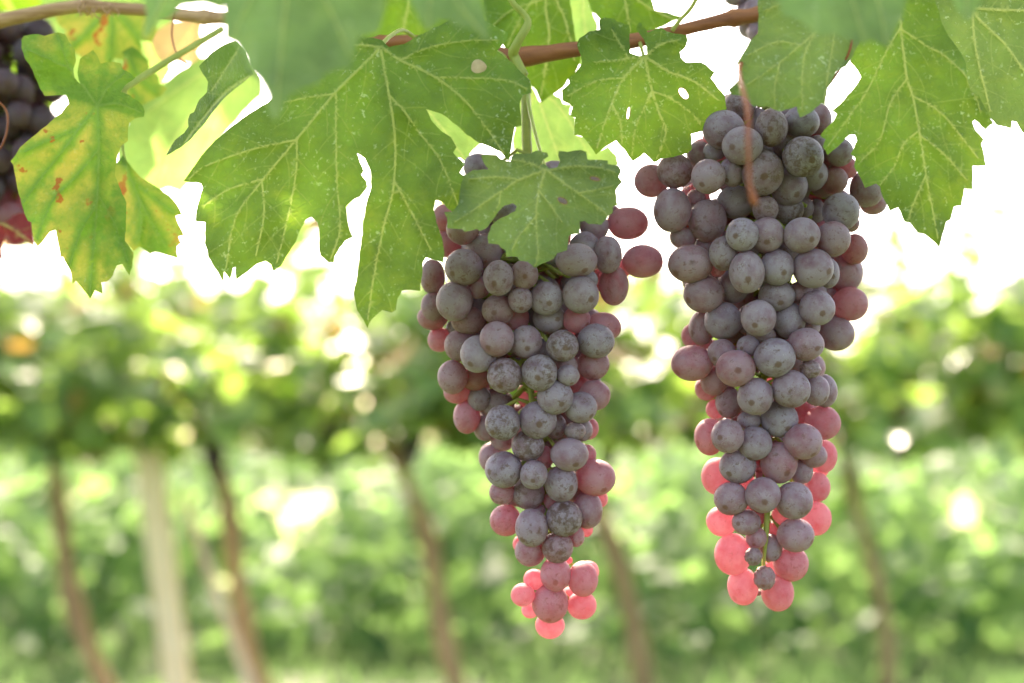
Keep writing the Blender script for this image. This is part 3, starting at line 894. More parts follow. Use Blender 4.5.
V_RB = [[(899, -12), (901, 30), (907, 78), (913, 97), (919, 130), (927, 180), (938, 238)], [(901, 29), (927, 46), (945, 56), (967, 78), (980, 110)], [(900, 28), (887, 50), (867, 91), (848, 118), (828, 146)],
        [(907, 78), (890, 104), (880, 140), (862, 160)], [(913, 96), (940, 112), (960, 135), (978, 158)], [(917, 132), (903, 145), (895, 165), (880, 185)], [(921, 136), (945, 155), (965, 178)], [(926, 175), (915, 200), (908, 220)]]
grape_leaf('large pointed green leaf hanging right of the right cluster', OUT_RB, V_RB, .578, M['leaf'], tilt=(-.00003, -.00003), wave=9, seed=4, curl=3,
           petiole=[(899, -12, 2, .578), (896, -40, 2, .60), (890, -70, 2, .64)])

OUT_RL = [(757.8, 0), (758.7, 15.8), (757.8, 33.4), (749, 42), (742, 54.5), (736.7, 63.3), (740, 70.3), (737.6, 81), (728, 89.6), (732, 95), (746, 96.7), (753.4, 106.3), (767.5, 106.3), (779.8, 111.6), (796.5, 106.3), (800, 117.8),
          (811.4, 112.5), (821, 103.7), (825.5, 105.5), (827.6, 88), (837, 71), (846.6, 66), (852, 58), (859, 44), (868, 20), (872, -15), (850, -35), (800, -40), (768, -25)]
V_RL = [[(838, 8), (820, 28), (780, 62), (748, 84)], [(838, 8), (806, 50), (802, 110)], [(838, 10), (832, 50), (824, 98)], [(838, 8), (800, 0), (765, 10)], [(800, 45), (776, 42), (748, 55)], [(780, 62), (775, 85), (775, 105)]]
grape_leaf('pale green leaf with pale flecks resting on the top of the right cluster', OUT_RL, V_RL, .562, M['leaf_grey'], tilt=(0, -.00002), wave=8, seed=5,
           petiole=[(838, 8, 2, .562), (842, -20, 2, .58), (850, -50, 2, .62)], vein_w=.8)

OUT_RD = [(925, -30), (928, 10), (938, 45), (962, 70), (968, 98), (985, 112), (996.8, 125), (1011, 128.6), (1012, 121), (1016.5, 122), (1023, 133), (1040, 128), (1062, 110), (1075, 60), (1060, -30), (1010, -40)]
V_RD = [[(972, 8), (978, 18), (1005, 44), (1023, 69), (1050, 100)], [(972, 8), (976, 50), (990, 110)], [(972, 8), (1010, 10), (1060, 10)]]
grape_leaf('dull green leaf cut by the right edge, behind the large pointed leaf', OUT_RD, V_RD, .60, M['leaf_grey'], wave=5, seed=6, petiole=[(972, 8, 2, .60), (965, -20, 2, .62), (955, -50, 2, .65)])

OUT_Y = [(21.4, 39.5), (24, 36), (38, 34), (44.6, 35.8), (57.6, 32.3), (65, 34), (69, 42), (75, 50), (76, 60), (73.5, 68), (74.5, 77.6), (80, 84), (77.5, 72), (80, 59), (87, 53.5), (93, 49.7), (97.6, 56), (100.4, 63.7), (107, 62), (121, 63),
         (122.7, 69), (130, 73), (135.4, 78), (126.5, 84), (121, 91.6), (130, 95.3), (141.3, 103.7), (144.7, 111), (144, 116.7), (134.8, 118.5), (129, 123), (128, 131.5), (128, 141), (122, 145), (117, 156), (115, 175), (121, 190), (126.5, 203),
         (126, 222), (125, 241), (133.6, 252.5), (132.4, 266.6), (129.4, 275.5), (122, 264), (117, 265.4), (112.5, 276), (106.6, 281.8), (101, 282.5), (102.4, 293.5), (95, 290), (90, 299), (86.7, 293.5), (81, 286.5), (76, 280.6), (72.6, 284),
         (71.5, 273), (66.8, 264), (63.3, 257), (60.5, 257), (58, 243), (55.8, 230), (50.4, 231.4), (43.4, 240.8), (37.5, 246.6), (34, 240.8), (31.6, 222), (28, 221), (23.4, 210), (18.7, 194), (15.2, 175), (13.6, 165.8), (10.5, 161),
         (17.6, 151.7), (20.4, 147), (37, 133.4), (51, 121.3), (61.3, 113), (68.8, 103.7), (66, 95.3), (55.8, 95.3), (44.6, 95.9), (40, 88.8), (32.5, 70), (25, 59), (21.4, 47.9)]
V_Y = [[(97.6, 105.5), (99, 140), (98, 190), (94, 245), (90, 294)], [(97, 106), (80, 128), (60, 155), (40, 180), (22, 205)], [(97, 105), (85, 88), (70, 70), (58, 36)], [(98, 105), (108, 88), (124, 74)], [(98, 106), (118, 104), (140, 112)],
       [(99, 150), (75, 178), (52, 202), (38, 238)], [(98, 195), (115, 225), (128, 262)], [(97, 205), (80, 235), (70, 265)], [(75, 72), (50, 60), (28, 50)], [(79, 130), (55, 138), (25, 152)]]
grape_leaf('yellowing leaf with rusty orange spots hanging at the left', OUT_Y, V_Y, .638, M['leaf_yellow'], tilt=(.00005, -.00005), wave=9, seed=7,
           petiole=[(98, 105, 1.8, .638), (119, 92, 3.4, .652), (155, 69, 3.7, .67), (190, 48, 3.7, .68), (222, 29, 4, .695)])
OUT_YF = [(123, 155), (131, 166), (140.6, 177.5), (154.7, 185.7), (168.7, 195), (177, 204.5), (182.3, 214.5), (176, 216), (179.3, 225.5), (184.4, 235.6), (178.6, 236.6), (181, 243), (177, 246.6), (178, 258), (168.7, 255), (154.7, 252), (150, 254),
          (139.4, 246.6), (133.6, 251), (125, 241), (117, 238), (112, 220), (110, 200), (108, 182), (112, 168)]
grape_leaf('small folded green leaf with rusty base tucked behind the yellowing leaf', OUT_YF, [[(127, 166), (138, 195), (152, 222), (166, 246)], [(131, 180), (150, 195), (172, 212)], [(140, 200), (142, 222), (140, 240)]], .668, M['leaf_yellow'],
           tilt=(-.0002, 0), wave=4, seed=8, step=4, petiole=[(127, 166, 1.3, .668), (123, 150, 1.4, .67), (122, 110, 1.5, .675), (126, 90, 1.5, .678)])

# leaves behind
grape_leaf('bright lime leaf glowing with sunlight behind the yellowing leaf', [(128, 120), (133, 113), (150, 95), (163, 84), (180, 70), (200, 58), (225, 52), (248, 55), (262, 78), (262, 96), (252, 104), (244, 112), (238, 120), (232, 126), (222, 138), (214, 148),
           (202, 168), (192, 180), (180, 192), (168, 188), (158, 192), (146, 197), (130, 190), (118, 174), (117, 150), (124, 134)],
           [[(240, 62), (210, 95), (180, 130), (160, 180)], [(240, 62), (200, 75), (150, 110)], [(240, 62), (228, 95), (205, 150)]], .82, M['leaf_fresh'], wave=7, seed=9, step=6)
grape_leaf('mottled yellow and green leaf high behind the yellowing leaf', [(55, 14), (75, 6), (110, 2), (150, 5), (150, 22), (158, 30), (152, 42), (140, 40), (143, 55), (130, 62), (115, 58), (108, 66), (90, 62), (74, 52), (64, 40), (66, 30), (58, 24)],
           [[(110, 3), (112, 30), (110, 60)], [(110, 5), (90, 30), (74, 46)], [(110, 5), (130, 28), (142, 45)]], .75, M['leaf_yellow'], wave=6, seed=10, step=5)
grape_leaf('ragged golden leaf behind the green stalk of the yellowing leaf', [(122, 52), (132, 46), (140, 52), (148, 60), (150, 70), (158, 75), (160, 84), (167, 88), (160, 97), (150, 101), (142, 105), (134, 100), (126, 98), (124, 88), (128, 80), (121, 70), (124, 62)],
           [[(128, 55), (140, 78), (155, 92)], [(134, 66), (130, 85), (138, 100)]], .73, M['leaf_yellow'], wave=5, seed=11, step=4)
grape_leaf('blurred peach coloured leaf under the left cane', [(150, 40), (158, 30), (170, 22), (186, 19), (203, 22), (201, 34), (205, 44), (198, 52), (203, 60), (190, 64), (176, 62), (165, 66), (156, 56)],
           [[(195, 22), (180, 42), (165, 60)], [(195, 22), (192, 45), (196, 58)]], .86, M['leaf_peach'], wave=5, seed=12, step=6)
grape_leaf('narrow dark leaf seen edge on above the lime leaf', [(199, 66), (210, 54), (223, 45), (236, 40), (246, 50), (254, 74), (244, 82), (225, 97.5), (212, 113), (202, 126.5), (190, 140), (180.6, 147.6), (166, 155.5), (170, 148), (175, 140), (184, 133), (188.5, 126.5), (188, 119), (190, 114), (194, 112), (199, 100), (207, 92), (208, 82), (203, 74)],
           [[(250, 76), (228, 90), (208, 112), (185, 142)], [(240, 46), (226, 68), (212, 90)]], .66, M['leaf'], tilt=(.0008, .0), wave=4, seed=13, step=4)
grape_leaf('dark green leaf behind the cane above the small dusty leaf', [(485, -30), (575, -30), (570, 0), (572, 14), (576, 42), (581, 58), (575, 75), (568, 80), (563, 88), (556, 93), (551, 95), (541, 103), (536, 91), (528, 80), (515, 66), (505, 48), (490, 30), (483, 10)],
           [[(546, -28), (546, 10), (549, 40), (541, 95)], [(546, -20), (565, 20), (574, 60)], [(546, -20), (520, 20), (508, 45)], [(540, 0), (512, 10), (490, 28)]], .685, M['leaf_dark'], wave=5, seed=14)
grape_leaf('lime green leaf fragment between two dark leaves at the top', [(566, -20), (600, -20), (596, -5), (590, 5), (594, 14), (598, 23), (598, 31), (604, 45), (596, 60), (585, 70), (575, 62), (573, 40), (571, 14), (568, 0)],
           [[(585, -18), (583, 10), (588, 50)]], .74, M['leaf_fresh'], wave=4, seed=15)
grape_leaf('dark green leaf above the cane left of the white gap', [(582, -30), (588, 0), (591, 10), (600, 20), (612, 30), (632, 38), (655, 30), (668, 24), (683, 17), (668, 12), (655, 10), (652, 0), (645, -30)],
           [[(618, -28), (625, 0), (630, 32)], [(622, -15), (645, 5), (670, 18)]], .69, M['leaf_dark'], wave=4, seed=16)
grape_leaf('lime leaf lit from behind beside the stalk of the left cluster', [(516, 85), (530, 82), (540, 102), (552.6, 93), (561.4, 98), (563, 103), (572, 104), (570, 114), (576, 118), (575, 134), (588, 137), (600, 150), (608, 146), (617, 155.6), (619, 164), (608, 176), (585, 182), (555, 180), (530, 176), (514, 160), (512, 140), (515, 128)],
           [[(535, 86), (545, 118), (560, 160)], [(536, 90), (560, 108), (590, 155)], [(535, 90), (525, 125), (522, 165)]], .70, M['leaf_fresh'], wave=5, seed=17)
grape_leaf('narrow lime leaf showing through the notch of the largest leaf', [(412, 92), (428, 98), (445, 108), (470, 128), (482, 143), (476, 148), (470, 154), (466, 164), (460, 158), (454, 160), (446, 152), (432, 140), (418, 118)],
           [[(416, 98), (440, 125), (464, 158)]], .675, M['leaf_fresh'], wave=3, seed=18, step=4)
grape_leaf('broad pale leaf far behind the mottled leaf at the upper left', [(40, -10), (90, -20), (150, -10), (172, 10), (176, 35), (166, 50), (172, 70), (160, 90), (150, 104), (156, 118), (136, 124), (118, 116), (100, 124), (84, 112), (70, 110), (62, 92), (52, 70), (58, 50), (46, 30)],
           [[(105, -12), (112, 40), (118, 110)], [(105, -12), (80, 40), (68, 100)], [(105, -12), (140, 40), (150, 98)]], .90, M['leaf_fresh'], wave=6, seed=27, step=6)
grape_leaf('shaded dark leaf behind the dark grapes at the far left', [(-80, -20), (-20, -30), (40, -20), (58, 20), (50, 60), (58, 100), (40, 130), (44, 160), (20, 190), (-5, 215), (-40, 190), (-85, 150)],
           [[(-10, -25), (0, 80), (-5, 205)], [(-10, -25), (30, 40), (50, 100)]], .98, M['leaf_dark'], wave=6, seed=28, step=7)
grape_leaf('dark red leaf tip below the dark grapes at the far left', [(-12, 226), (4, 222), (18, 213), (27, 214), (31.5, 221), (35, 247), (24, 241), (14, 244), (6, 234), (1, 250), (4, 262), (-6, 256), (-14, 240)],
           [[(-25, 218), (5, 225), (33, 244)]], .74, M['leaf_red'], wave=4, seed=19)

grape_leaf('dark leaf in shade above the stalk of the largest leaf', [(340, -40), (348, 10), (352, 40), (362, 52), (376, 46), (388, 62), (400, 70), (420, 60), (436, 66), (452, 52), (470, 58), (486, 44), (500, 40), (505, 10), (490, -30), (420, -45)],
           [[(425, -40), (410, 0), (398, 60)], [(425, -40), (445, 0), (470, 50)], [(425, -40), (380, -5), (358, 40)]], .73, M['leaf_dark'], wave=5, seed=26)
# blurred leaves close to the lens
FG = 'blurred leaves close to the lens'
grape_leaf('large soft blurred leaf at the top, in front of the largest leaf', [(222, -60), (224, 14), (224, 39), (236, 44), (245, 58), (246, 68), (252, 74), (258, 78), (264, 88), (268, 97), (268, 110), (275, 122), (281, 112), (286, 99), (293, 93), (306, 87), (320, 83), (325, 74), (338, 69), (350, 68), (353, 58), (358, 38), (378, 32), (384, 14), (388, -20), (390, -60)],
           [[(292, -55), (286, 0), (280, 60), (275, 116)], [(292, -50), (325, 0), (350, 55)], [(292, -50), (250, 0), (232, 40)]], .43, M['leaf_pale'], tilt=(0, -.00006), wave=7, seed=21, step=8, group=FG, sec=False)
grape_leaf('small blurred leaf with a pale tip at the top centre', [(398, -60), (405, -5), (414, 10), (421, 22), (428, 33), (434, 26), (440, 20), (450, 21), (460, 27), (468, 27), (478, 32), (489, 45), (488, 26), (482, 2), (480, -60)],
           [[(438, -55), (450, -10), (486, 38)], [(438, -50), (430, 0), (428, 30)]], .44, M['leaf_pale'], tilt=(0, -.0001), wave=5, seed=22, step=8, group=FG, sec=False)
grape_leaf('narrow blurred leaf tip hanging before the left cane', [(138, -60), (144, 0), (146.5, 14), (142, 38), (149, 36), (159, 22), (171, 17), (182, 6), (205, 4), (222, 9), (230, -5), (230, -60)],
           [[(180, -55), (165, -5), (146, 34)]], .45, M['leaf_pale'], wave=5, seed=23, step=8, group=FG, sec=False)
grape_leaf('blurred leaf at the top over the pale flecked leaf', [(765, -60), (776, -5), (783, 15), (800, 20), (815, 34), (832, 34), (845, 38), (864, 44), (872, 40), (888, 48), (893, 35), (903, 15), (908, -10), (910, -60)],
           [[(840, -55), (850, -10), (864, 40)], [(840, -50), (875, -5), (886, 42)]], .45, M['leaf_pale'], tilt=(0, -.00008), wave=5, seed=24, step=8, group=FG, sec=False)
grape_leaf('blurred leaf tip with a pale point at the upper right', [(942, -60), (950, -8), (956, 8), (965, 25), (974, 14), (985, -4), (1000, -60)], [[(968, -55), (966, 18)]], .45, M['leaf_pale'], wave=4, seed=25, step=8, group=FG, sec=False)

# ------------------------------------------------------------------ leaves added overhead, out of the frame, to shade the leaves and upper grapes
V, F = [], []
r = random.Random(77)
for k in range(900):
    d = r.uniform(.85, 1.7)
    px_s, py_s = r.uniform(-500, 1500), r.uniform(-900, 420)
    p0 = at(px_s, py_s, .62)
    c = p0 + sdir * ((d - .62) / sdir.dot(FW))
    v = c - CAM
    dd = v.dot(FW)
    py = 341.5 - v.dot(UP) / dd * FPX
    if py > -130: continue
    lit = (118 < px_s < 265 and 40 < py_s < 240) or (515 < px_s < 735 and 60 < py_s < 190)
    if lit: continue  # gaps shaped so the leaves below stay sunlit
    if 300 < py_s and r.random() < .5: continue
    leaf_fan(V, F, c, r.uniform(.08, .13), Vector((r.gauss(0, .5), r.gauss(0, .5), 1)), r.uniform(0, 6.28), r)
for k in range(190):                                                 # more added leaves over the camera, to darken the cluster tops
    d = r.uniform(-.7, .95)
    c = CAM + FW * d + RT * r.uniform(-.9, .9) + UP * r.uniform(.36, .62)
    v = c - CAM
    if v.dot(FW) > .05 and 341.5 - v.dot(UP) / v.dot(FW) * FPX > -120: continue
    leaf_fan(V, F, c, r.uniform(.08, .13), Vector((r.gauss(0, .4), r.gauss(0, .4), 1)), r.uniform(0, 6.28), r)
tag(mesh_obj('shade_foliage', V, F, M['row_leaf']), 'unseen vine leaves added overhead to shade the hanging clusters', 'foliage', kind='stuff')

# ------------------------------------------------------------------ grapes
T = 128 / 683
TILE = dict(A=(410, 190), B=(538, 190), C=(410, 310), D=(538, 310), E=(440, 420), F=(520, 420), G=(490, 520), H=(630, 80), I=(758, 80), J=(640, 200), K=(758, 200), L=(660, 320), M=(740, 320), N=(690, 420), O=(700, 490))
# tile, x, y, rx, ry, layer (0 = front), pinkness (1 = pink), scab, brown
LEFT = '''A 287 412 100 95 0 .05 .4 0|A 237 593 95 105 0 .05 .1 0|A 472 470 80 93 0 .05 .5 0|A 610 452 72 78 0 .15 .3 .3|A 590 585 65 70 0 .1 .5 .1
B 205 375 108 88 0 .05 .1 0|B 228 560 95 97 0 .1 .2 .1|B 44 580 88 88 0 0 .4 0|C 463 155 90 92 0 .15 .1 0|C 365 235 95 98 0 0 .1 0|C 505 350 90 92 0 0 1 0|D 308 165 98 90 0 .05 .4 0
D 130 192 85 82 0 0 1 0|D 8 335 92 95 0 0 .8 .1|D 160 350 60 55 0 0 .1 .1|D 92 465 95 90 0 0 .4 0|D 228 520 85 82 0 .1 .2 0|E 335 13 92 92 0 0 .9 0|E 522 0 98 98 0 .05 .4 0|E 470 137 85 82 0 0 1 0
E 500 292 72 76 0 0 .5 0|E 340 265 97 95 0 .05 .5 0|E 490 575 87 100 0 .05 .5 0|F 265 185 100 85 0 .2 .1 0|F 235 525 95 95 0 0 1 .1|F 403 308 105 95 0 .42 0 0|C 228 358 80 88 0 .28 .3 .1|G 360 147 82 80 0 .1 .8 .25
G 350 290 80 90 0 .62 .2 0|G 322 445 95 100 0 .6 .4 .1|G 495 315 80 92 0 .6 .1 0|G 175 400 62 60 0 .9 .2 0|D 198 645 55 46 0 .1 .4 .3
A 282 205 85 85 1 .2 .1 .1|A 395 325 95 90 1 .1 .3 0|A 120 462 65 92 1 .1 .2 0|A 125 620 65 75 1 .2 .1 .1|B 558 380 106 87 1 .34 0 0|B 372 345 75 98 1 .1 .3 0|B 250 300 78 76 1 0 .1 0|D 60 45 85 75 1 .05 .1 0
C 122 40 80 65 1 .3 .1 .1|C 310 55 90 74 1 .3 .5 .6|C 265 190 80 82 1 .15 .4 .45|C 620 170 82 88 1 .05 .3 0|C 345 365 78 62 1 .55 .1 1|C 370 472 62 65 1 .1 .4 .1|C 460 500 95 80 1 .15 .4 .4
C 303 570 70 88 1 .42 .2 0|C 400 625 60 72 1 .2 .3 0|D 295 290 84 82 1 .45 .3 0|D 300 455 84 80 1 .45 0 0|D 90 620 60 66 1 .15 .4 .2|D 235 640 56 60 1 .15 0 0|E 335 105 65 60 1 .12 .2 .1|E 280 200 72 80 1 .1 .3 .1
E 330 385 66 66 1 .42 .5 0|E 470 392 86 84 1 .1 .6 0|F 220 340 86 96 1 .05 .5 0|E 350 535 82 82 1 .44 .5 0|F 360 480 78 98 1 .2 .1 0|F 300 620 43 56 1 .25 .3 0|G 215 165 80 80 1 .3 .2 0|G 235 318 55 54 1 1 0 0
G 215 480 46 42 1 1 0 0|G 490 455 76 73 1 1 0 0|G 320 560 76 70 1 1 0 0|G 525 275 55 56 1 .95 0 0
B 480 178 107 87 2 .6 .1 0|B 405 510 78 104 2 .52 .2 0|B 300 198 76 74 2 .1 .1 0|B 270 480 50 50 2 0 0 0|A 365 520 60 60 2 .35 0 0|C -2 0 1 1 9 0 0 0|C 158 158 62 65 2 .36 .1 0|C 235 95 42 40 2 0 0 0
C 250 440 70 58 2 .3 .1 0|D 205 50 72 70 2 .9 0 0|D 345 90 96 76 2 .62 .1 0|D 150 300 60 60 2 .3 .3 .1|D 265 632 58 60 2 .8 0 0|F 360 185 46 52 2 .75 0 0|F 425 420 44 46 2 .78 0 0|F 350 585 38 38 2 .8 0 0
G 165 128 42 46 2 .82 0 0|G 420 215 20 20 2 .9 0 0|G 425 410 48 50 2 1 0 0|E 525 500 50 50 2 .2 .3 .3|A 190 150 72 75 3 .5 .1 .1|A 200 285 70 75 3 .5 .1 .1|B 455 415 48 50 3 .8 0 0|B 340 480 60 60 3 .85 0 0
D 205 310 56 58 3 .9 0 0|D 220 405 60 62 3 .6 0 0|B 404 115 32 34 3 .3 0 0|E 560 200 45 60 3 .9 0 0|A 365 -120 80 75 2 .05 .2 0|A 505 95 95 85 2 0 .2 0|A 600 220 90 88 2 0 .2 0|B 130 60 90 90 2 0 .1 0|B 300 -40 80 80 2 .1 .1 0|B 210 120 85 85 2 0 .1 0|B 20 250 85 85 2 0 .2 0|A 700 60 85 85 2 0 .1 0|B 330 60 80 80 2 .05 0 0|B 90 330 80 80 2 .05 0 0|A 470 640 85 80 2 .3 .5 .5|A 560 680 75 75 3 .8 0 0|C 560 20 70 70 3 .2 0 0|E 600 430 45 50 3 .9 0 0'''
RIGHT = '''H 600 350 106 98 0 0 .2 0|H 240 485 92 92 0 .1 .8 .1|H 418 515 88 90 0 .12 .2 0|I 72 255 84 98 0 .05 .8 .4|I 240 410 106 106 0 0 1 .1|I 25 495 108 118 0 .05 .8 .1|J 172 55 98 115 0 .12 .1 .05|J 360 110 100 110 0 .12 .4 .1
J 512 12 100 87 0 .05 .2 0|J 270 340 116 100 0 .12 .3 .1|J 545 185 85 88 0 0 .3 0|K 46 187 92 92 0 .08 .1 0|J 570 385 92 110 0 .02 .2 0|J 340 500 106 98 0 .15 .2 0|J 445 645 98 98 0 0 .1 0|K 3 630 91 94 0 .02 .1 0|K 100 360 90 94 0 .05 .1 0
K 233 188 95 92 0 .05 .1 0|K 400 208 90 92 0 .12 .2 0|K 293 365 106 103 0 .1 .1 0|K 315 575 92 93 0 0 .1 0|L 170 230 108 93 0 .34 .1 0|L 403 258 104 95 0 .34 .1 0|L 508 408 92 98 0 .1 .1 0|M 185 200 106 101 0 .04 .3 0
M 272 368 101 98 0 .02 .3 0|M 350 130 95 86 0 .15 .2 .1|M 375 262 58 50 0 .05 .8 .5|N 200 85 86 88 0 .25 .2 0|N 345 125 90 88 0 .08 .2 0|N 603 115 100 93 0 .28 .1 0|N 255 245 95 90 0 .05 .2 0|N 475 228 95 108 0 .36 .1 0
N 388 400 92 92 0 .16 .2 0|N 220 420 90 86 0 .22 .2 0|N 555 430 98 98 0 .08 .3 0|N 300 545 76 66 0 .1 .3 0|O 300 255 55 57 0 .1 .3 0|O 510 240 97 88 0 .08 .1 0|O 285 355 48 48 0 .1 .6 .5|O 345 470 58 65 0 .1 .5 .5
H 500 265 110 100 1 0 .3 0|H 545 490 68 78 1 .05 .2 0|H 115 538 90 87 1 .28 .1 0|I 230 225 95 82 1 0 .2 0|I 165 570 96 100 1 .05 .1 0|I 285 505 84 86 1 .02 .1 0|I 405 535 72 72 1 .5 .1 .5|I 580 580 90 96 1 .05 .1 0
J 230 195 70 66 1 .05 .3 .1|J 450 285 80 90 1 .1 .5 .2|J 490 465 86 88 1 .02 .2 0|J 330 682 68 90 1 .2 .2 .2|K 100 510 94 82 1 .05 .2 .05|K 40 50 66 70 1 .05 .9 .6|K 160 50 82 76 1 .02 .9 .1|K 443 62 96 98 1 0 .2 0
K 375 390 58 78 1 0 0 0|K 490 555 94 88 1 .68 .2 .2|K 165 642 86 94 1 .05 .1 0|L 175 85 60 64 1 .66 .1 .1|L 330 175 74 72 1 .25 .2 .1|L 290 325 73 78 1 .3 .1 0|L 368 440 70 82 1 .16 .2 0|L 475 535 62 50 1 .1 .1 0
M 512 72 95 90 1 .1 .2 .15|M 210 530 97 95 1 .02 .3 0|M 405 375 70 80 1 .15 .1 0|N 105 90 78 96 1 .55 .1 0|N 660 190 70 62 1 .2 0 0|N 150 300 86 98 1 .85 0 0|N 595 275 60 65 1 .1 .1 0|N 170 540 80 78 1 .95 0 0
O 378 308 60 72 1 .1 .2 0|O 175 342 95 108 1 .95 0 0|O 230 515 80 96 1 .92 0 0|O 485 393 92 92 1 .5 .2 0|O 415 548 84 96 1 .72 .1 0|O 313 548 15 16 1 .1 0 .5
N 672 525 80 88 1 .9 0 0|H 585 140 86 82 2 .05 .8 .1|H 450 380 58 50 2 .05 0 0|I 320 215 70 90 2 .1 .1 .1|I 320 340 46 46 2 .1 0 0|I 430 385 76 76 2 .02 .1 0|I 470 470 60 60 2 .8 0 .1|J 0 0 1 1 9 0 0 0
J 300 0 52 56 2 .15 .2 .2|J 345 240 48 48 2 .1 .2 .1|K 240 45 56 60 2 0 .1 0|K 310 60 46 65 2 .05 .1 0|K 495 125 46 46 2 .2 0 .1|K 615 15 72 64 2 .1 0 0|K 515 262 68 80 2 .6 .1 .5|K 465 388 92 102 2 .18 .1 .05|K 230 490 60 60 2 .15 .2 .1
L 470 140 60 56 2 .05 .1 0|L 540 80 76 48 2 .1 .4 .7|L 250 365 63 63 2 .52 .1 0|L 295 475 48 52 2 .82 0 0|M 375 40 52 50 2 .05 0 .1|M 450 378 66 86 2 .52 0 0|M 440 548 94 88 2 1 0 0|N 712 192 70 86 2 1 0 0|N 678 358 68 78 2 .92 0 0
H 370 395 66 66 3 .4 0 0|M 345 500 62 60 3 1 0 0|N 370 240 42 42 3 1 0 0|N 680 255 60 60 3 1 0 0|N 500 512 62 62 3 1 0 0|N 370 502 52 52 3 1 0 0|N 450 582 42 42 3 1 0 0|O 390 412 46 46 3 1 0 0|O 400 215 42 42 3 1 0 0
J 415 370 40 40 3 .9 0 0|N 285 330 60 60 3 1 0 0|N 400 300 50 50 3 1 0 0|N 330 470 52 52 3 1 0 0|N 600 340 60 60 3 .95 0 0|M 120 440 60 60 3 .6 0 0|M 300 440 60 60 3 .9 0 0|H 215 320 75 70 2 0 0 0|H 395 215 60 60 3 0 0 0|I 150 330 85 85 3 0 .1 0|I 20 380 80 80 3 0 .1 0|I 150 170 85 85 3 0 .1 0|I -10 230 80 80 3 .02 0 0|I 110 430 80 80 3 .05 0 0'''


def parse(s):
    out = []
    for e in s.replace('\n', '|').split('|'):
        f = e.split()
        if len(f) != 9 or f[5] == '9': continue
        x0, y0 = TILE[f[0]]
        v = list(map(float, f[1:]))
        out.append(dict(x=x0 + v[0] * T, y=y0 + v[1] * T, rx=v[2] * T * 1.035, ry=v[3] * T * 1.035, lev=int(v[4]), col=(v[5], v[6], v[7])))
    return out


def interp(prof, y):
    if y <= prof[0][0]: return prof[0][1:]
    for a, b in zip(prof, prof[1:]):
        if y <= b[0]:
            t = (y - a[0]) / (b[0] - a[0])
            return a[1] + (b[1] - a[1]) * t, a[2] + (b[2] - a[2]) * t
    return prof[-1][1:]


bm = bmesh.new()
bmesh.ops.create_icosphere(bm, subdivisions=4, radius=1)
bm.verts.ensure_lookup_table()
SPH = [v.co.copy() for v in bm.verts]
SPHF = [tuple(v.index for v in f.verts) for f in bm.faces]
bm.free()


def grape_mesh(c, rx, ry, rz, axis, seed, lump=.02, shrivel=0.0):
    """vertices of one grape (world), with its own rest frame whose +Z is the free end"""
    q = axis.to_track_quat('Z', 'Y')
    V, rest = [], []
    for v in SPH:
        k = 1 + lump * mnoise.noise(v * 1.1 + Vector((seed, 0, 0)))
        if shrivel:
            k -= shrivel * abs(mnoise.noise(Vector((v.x * 2.6, v.y * 2.6, v.z * 1.0)) + Vector((seed, 2, 0))))
        V.append(c + RT * (v.x * rx * k) + UP * (v.y * ry * k) - FW * (v.z * rz * k))
        # v is in camera axes; find its coordinate in the rest frame
        wv = RT * v.x + UP * v.y - FW * v.z
        rest.append(q.inverted() @ wv)
    return V, rest


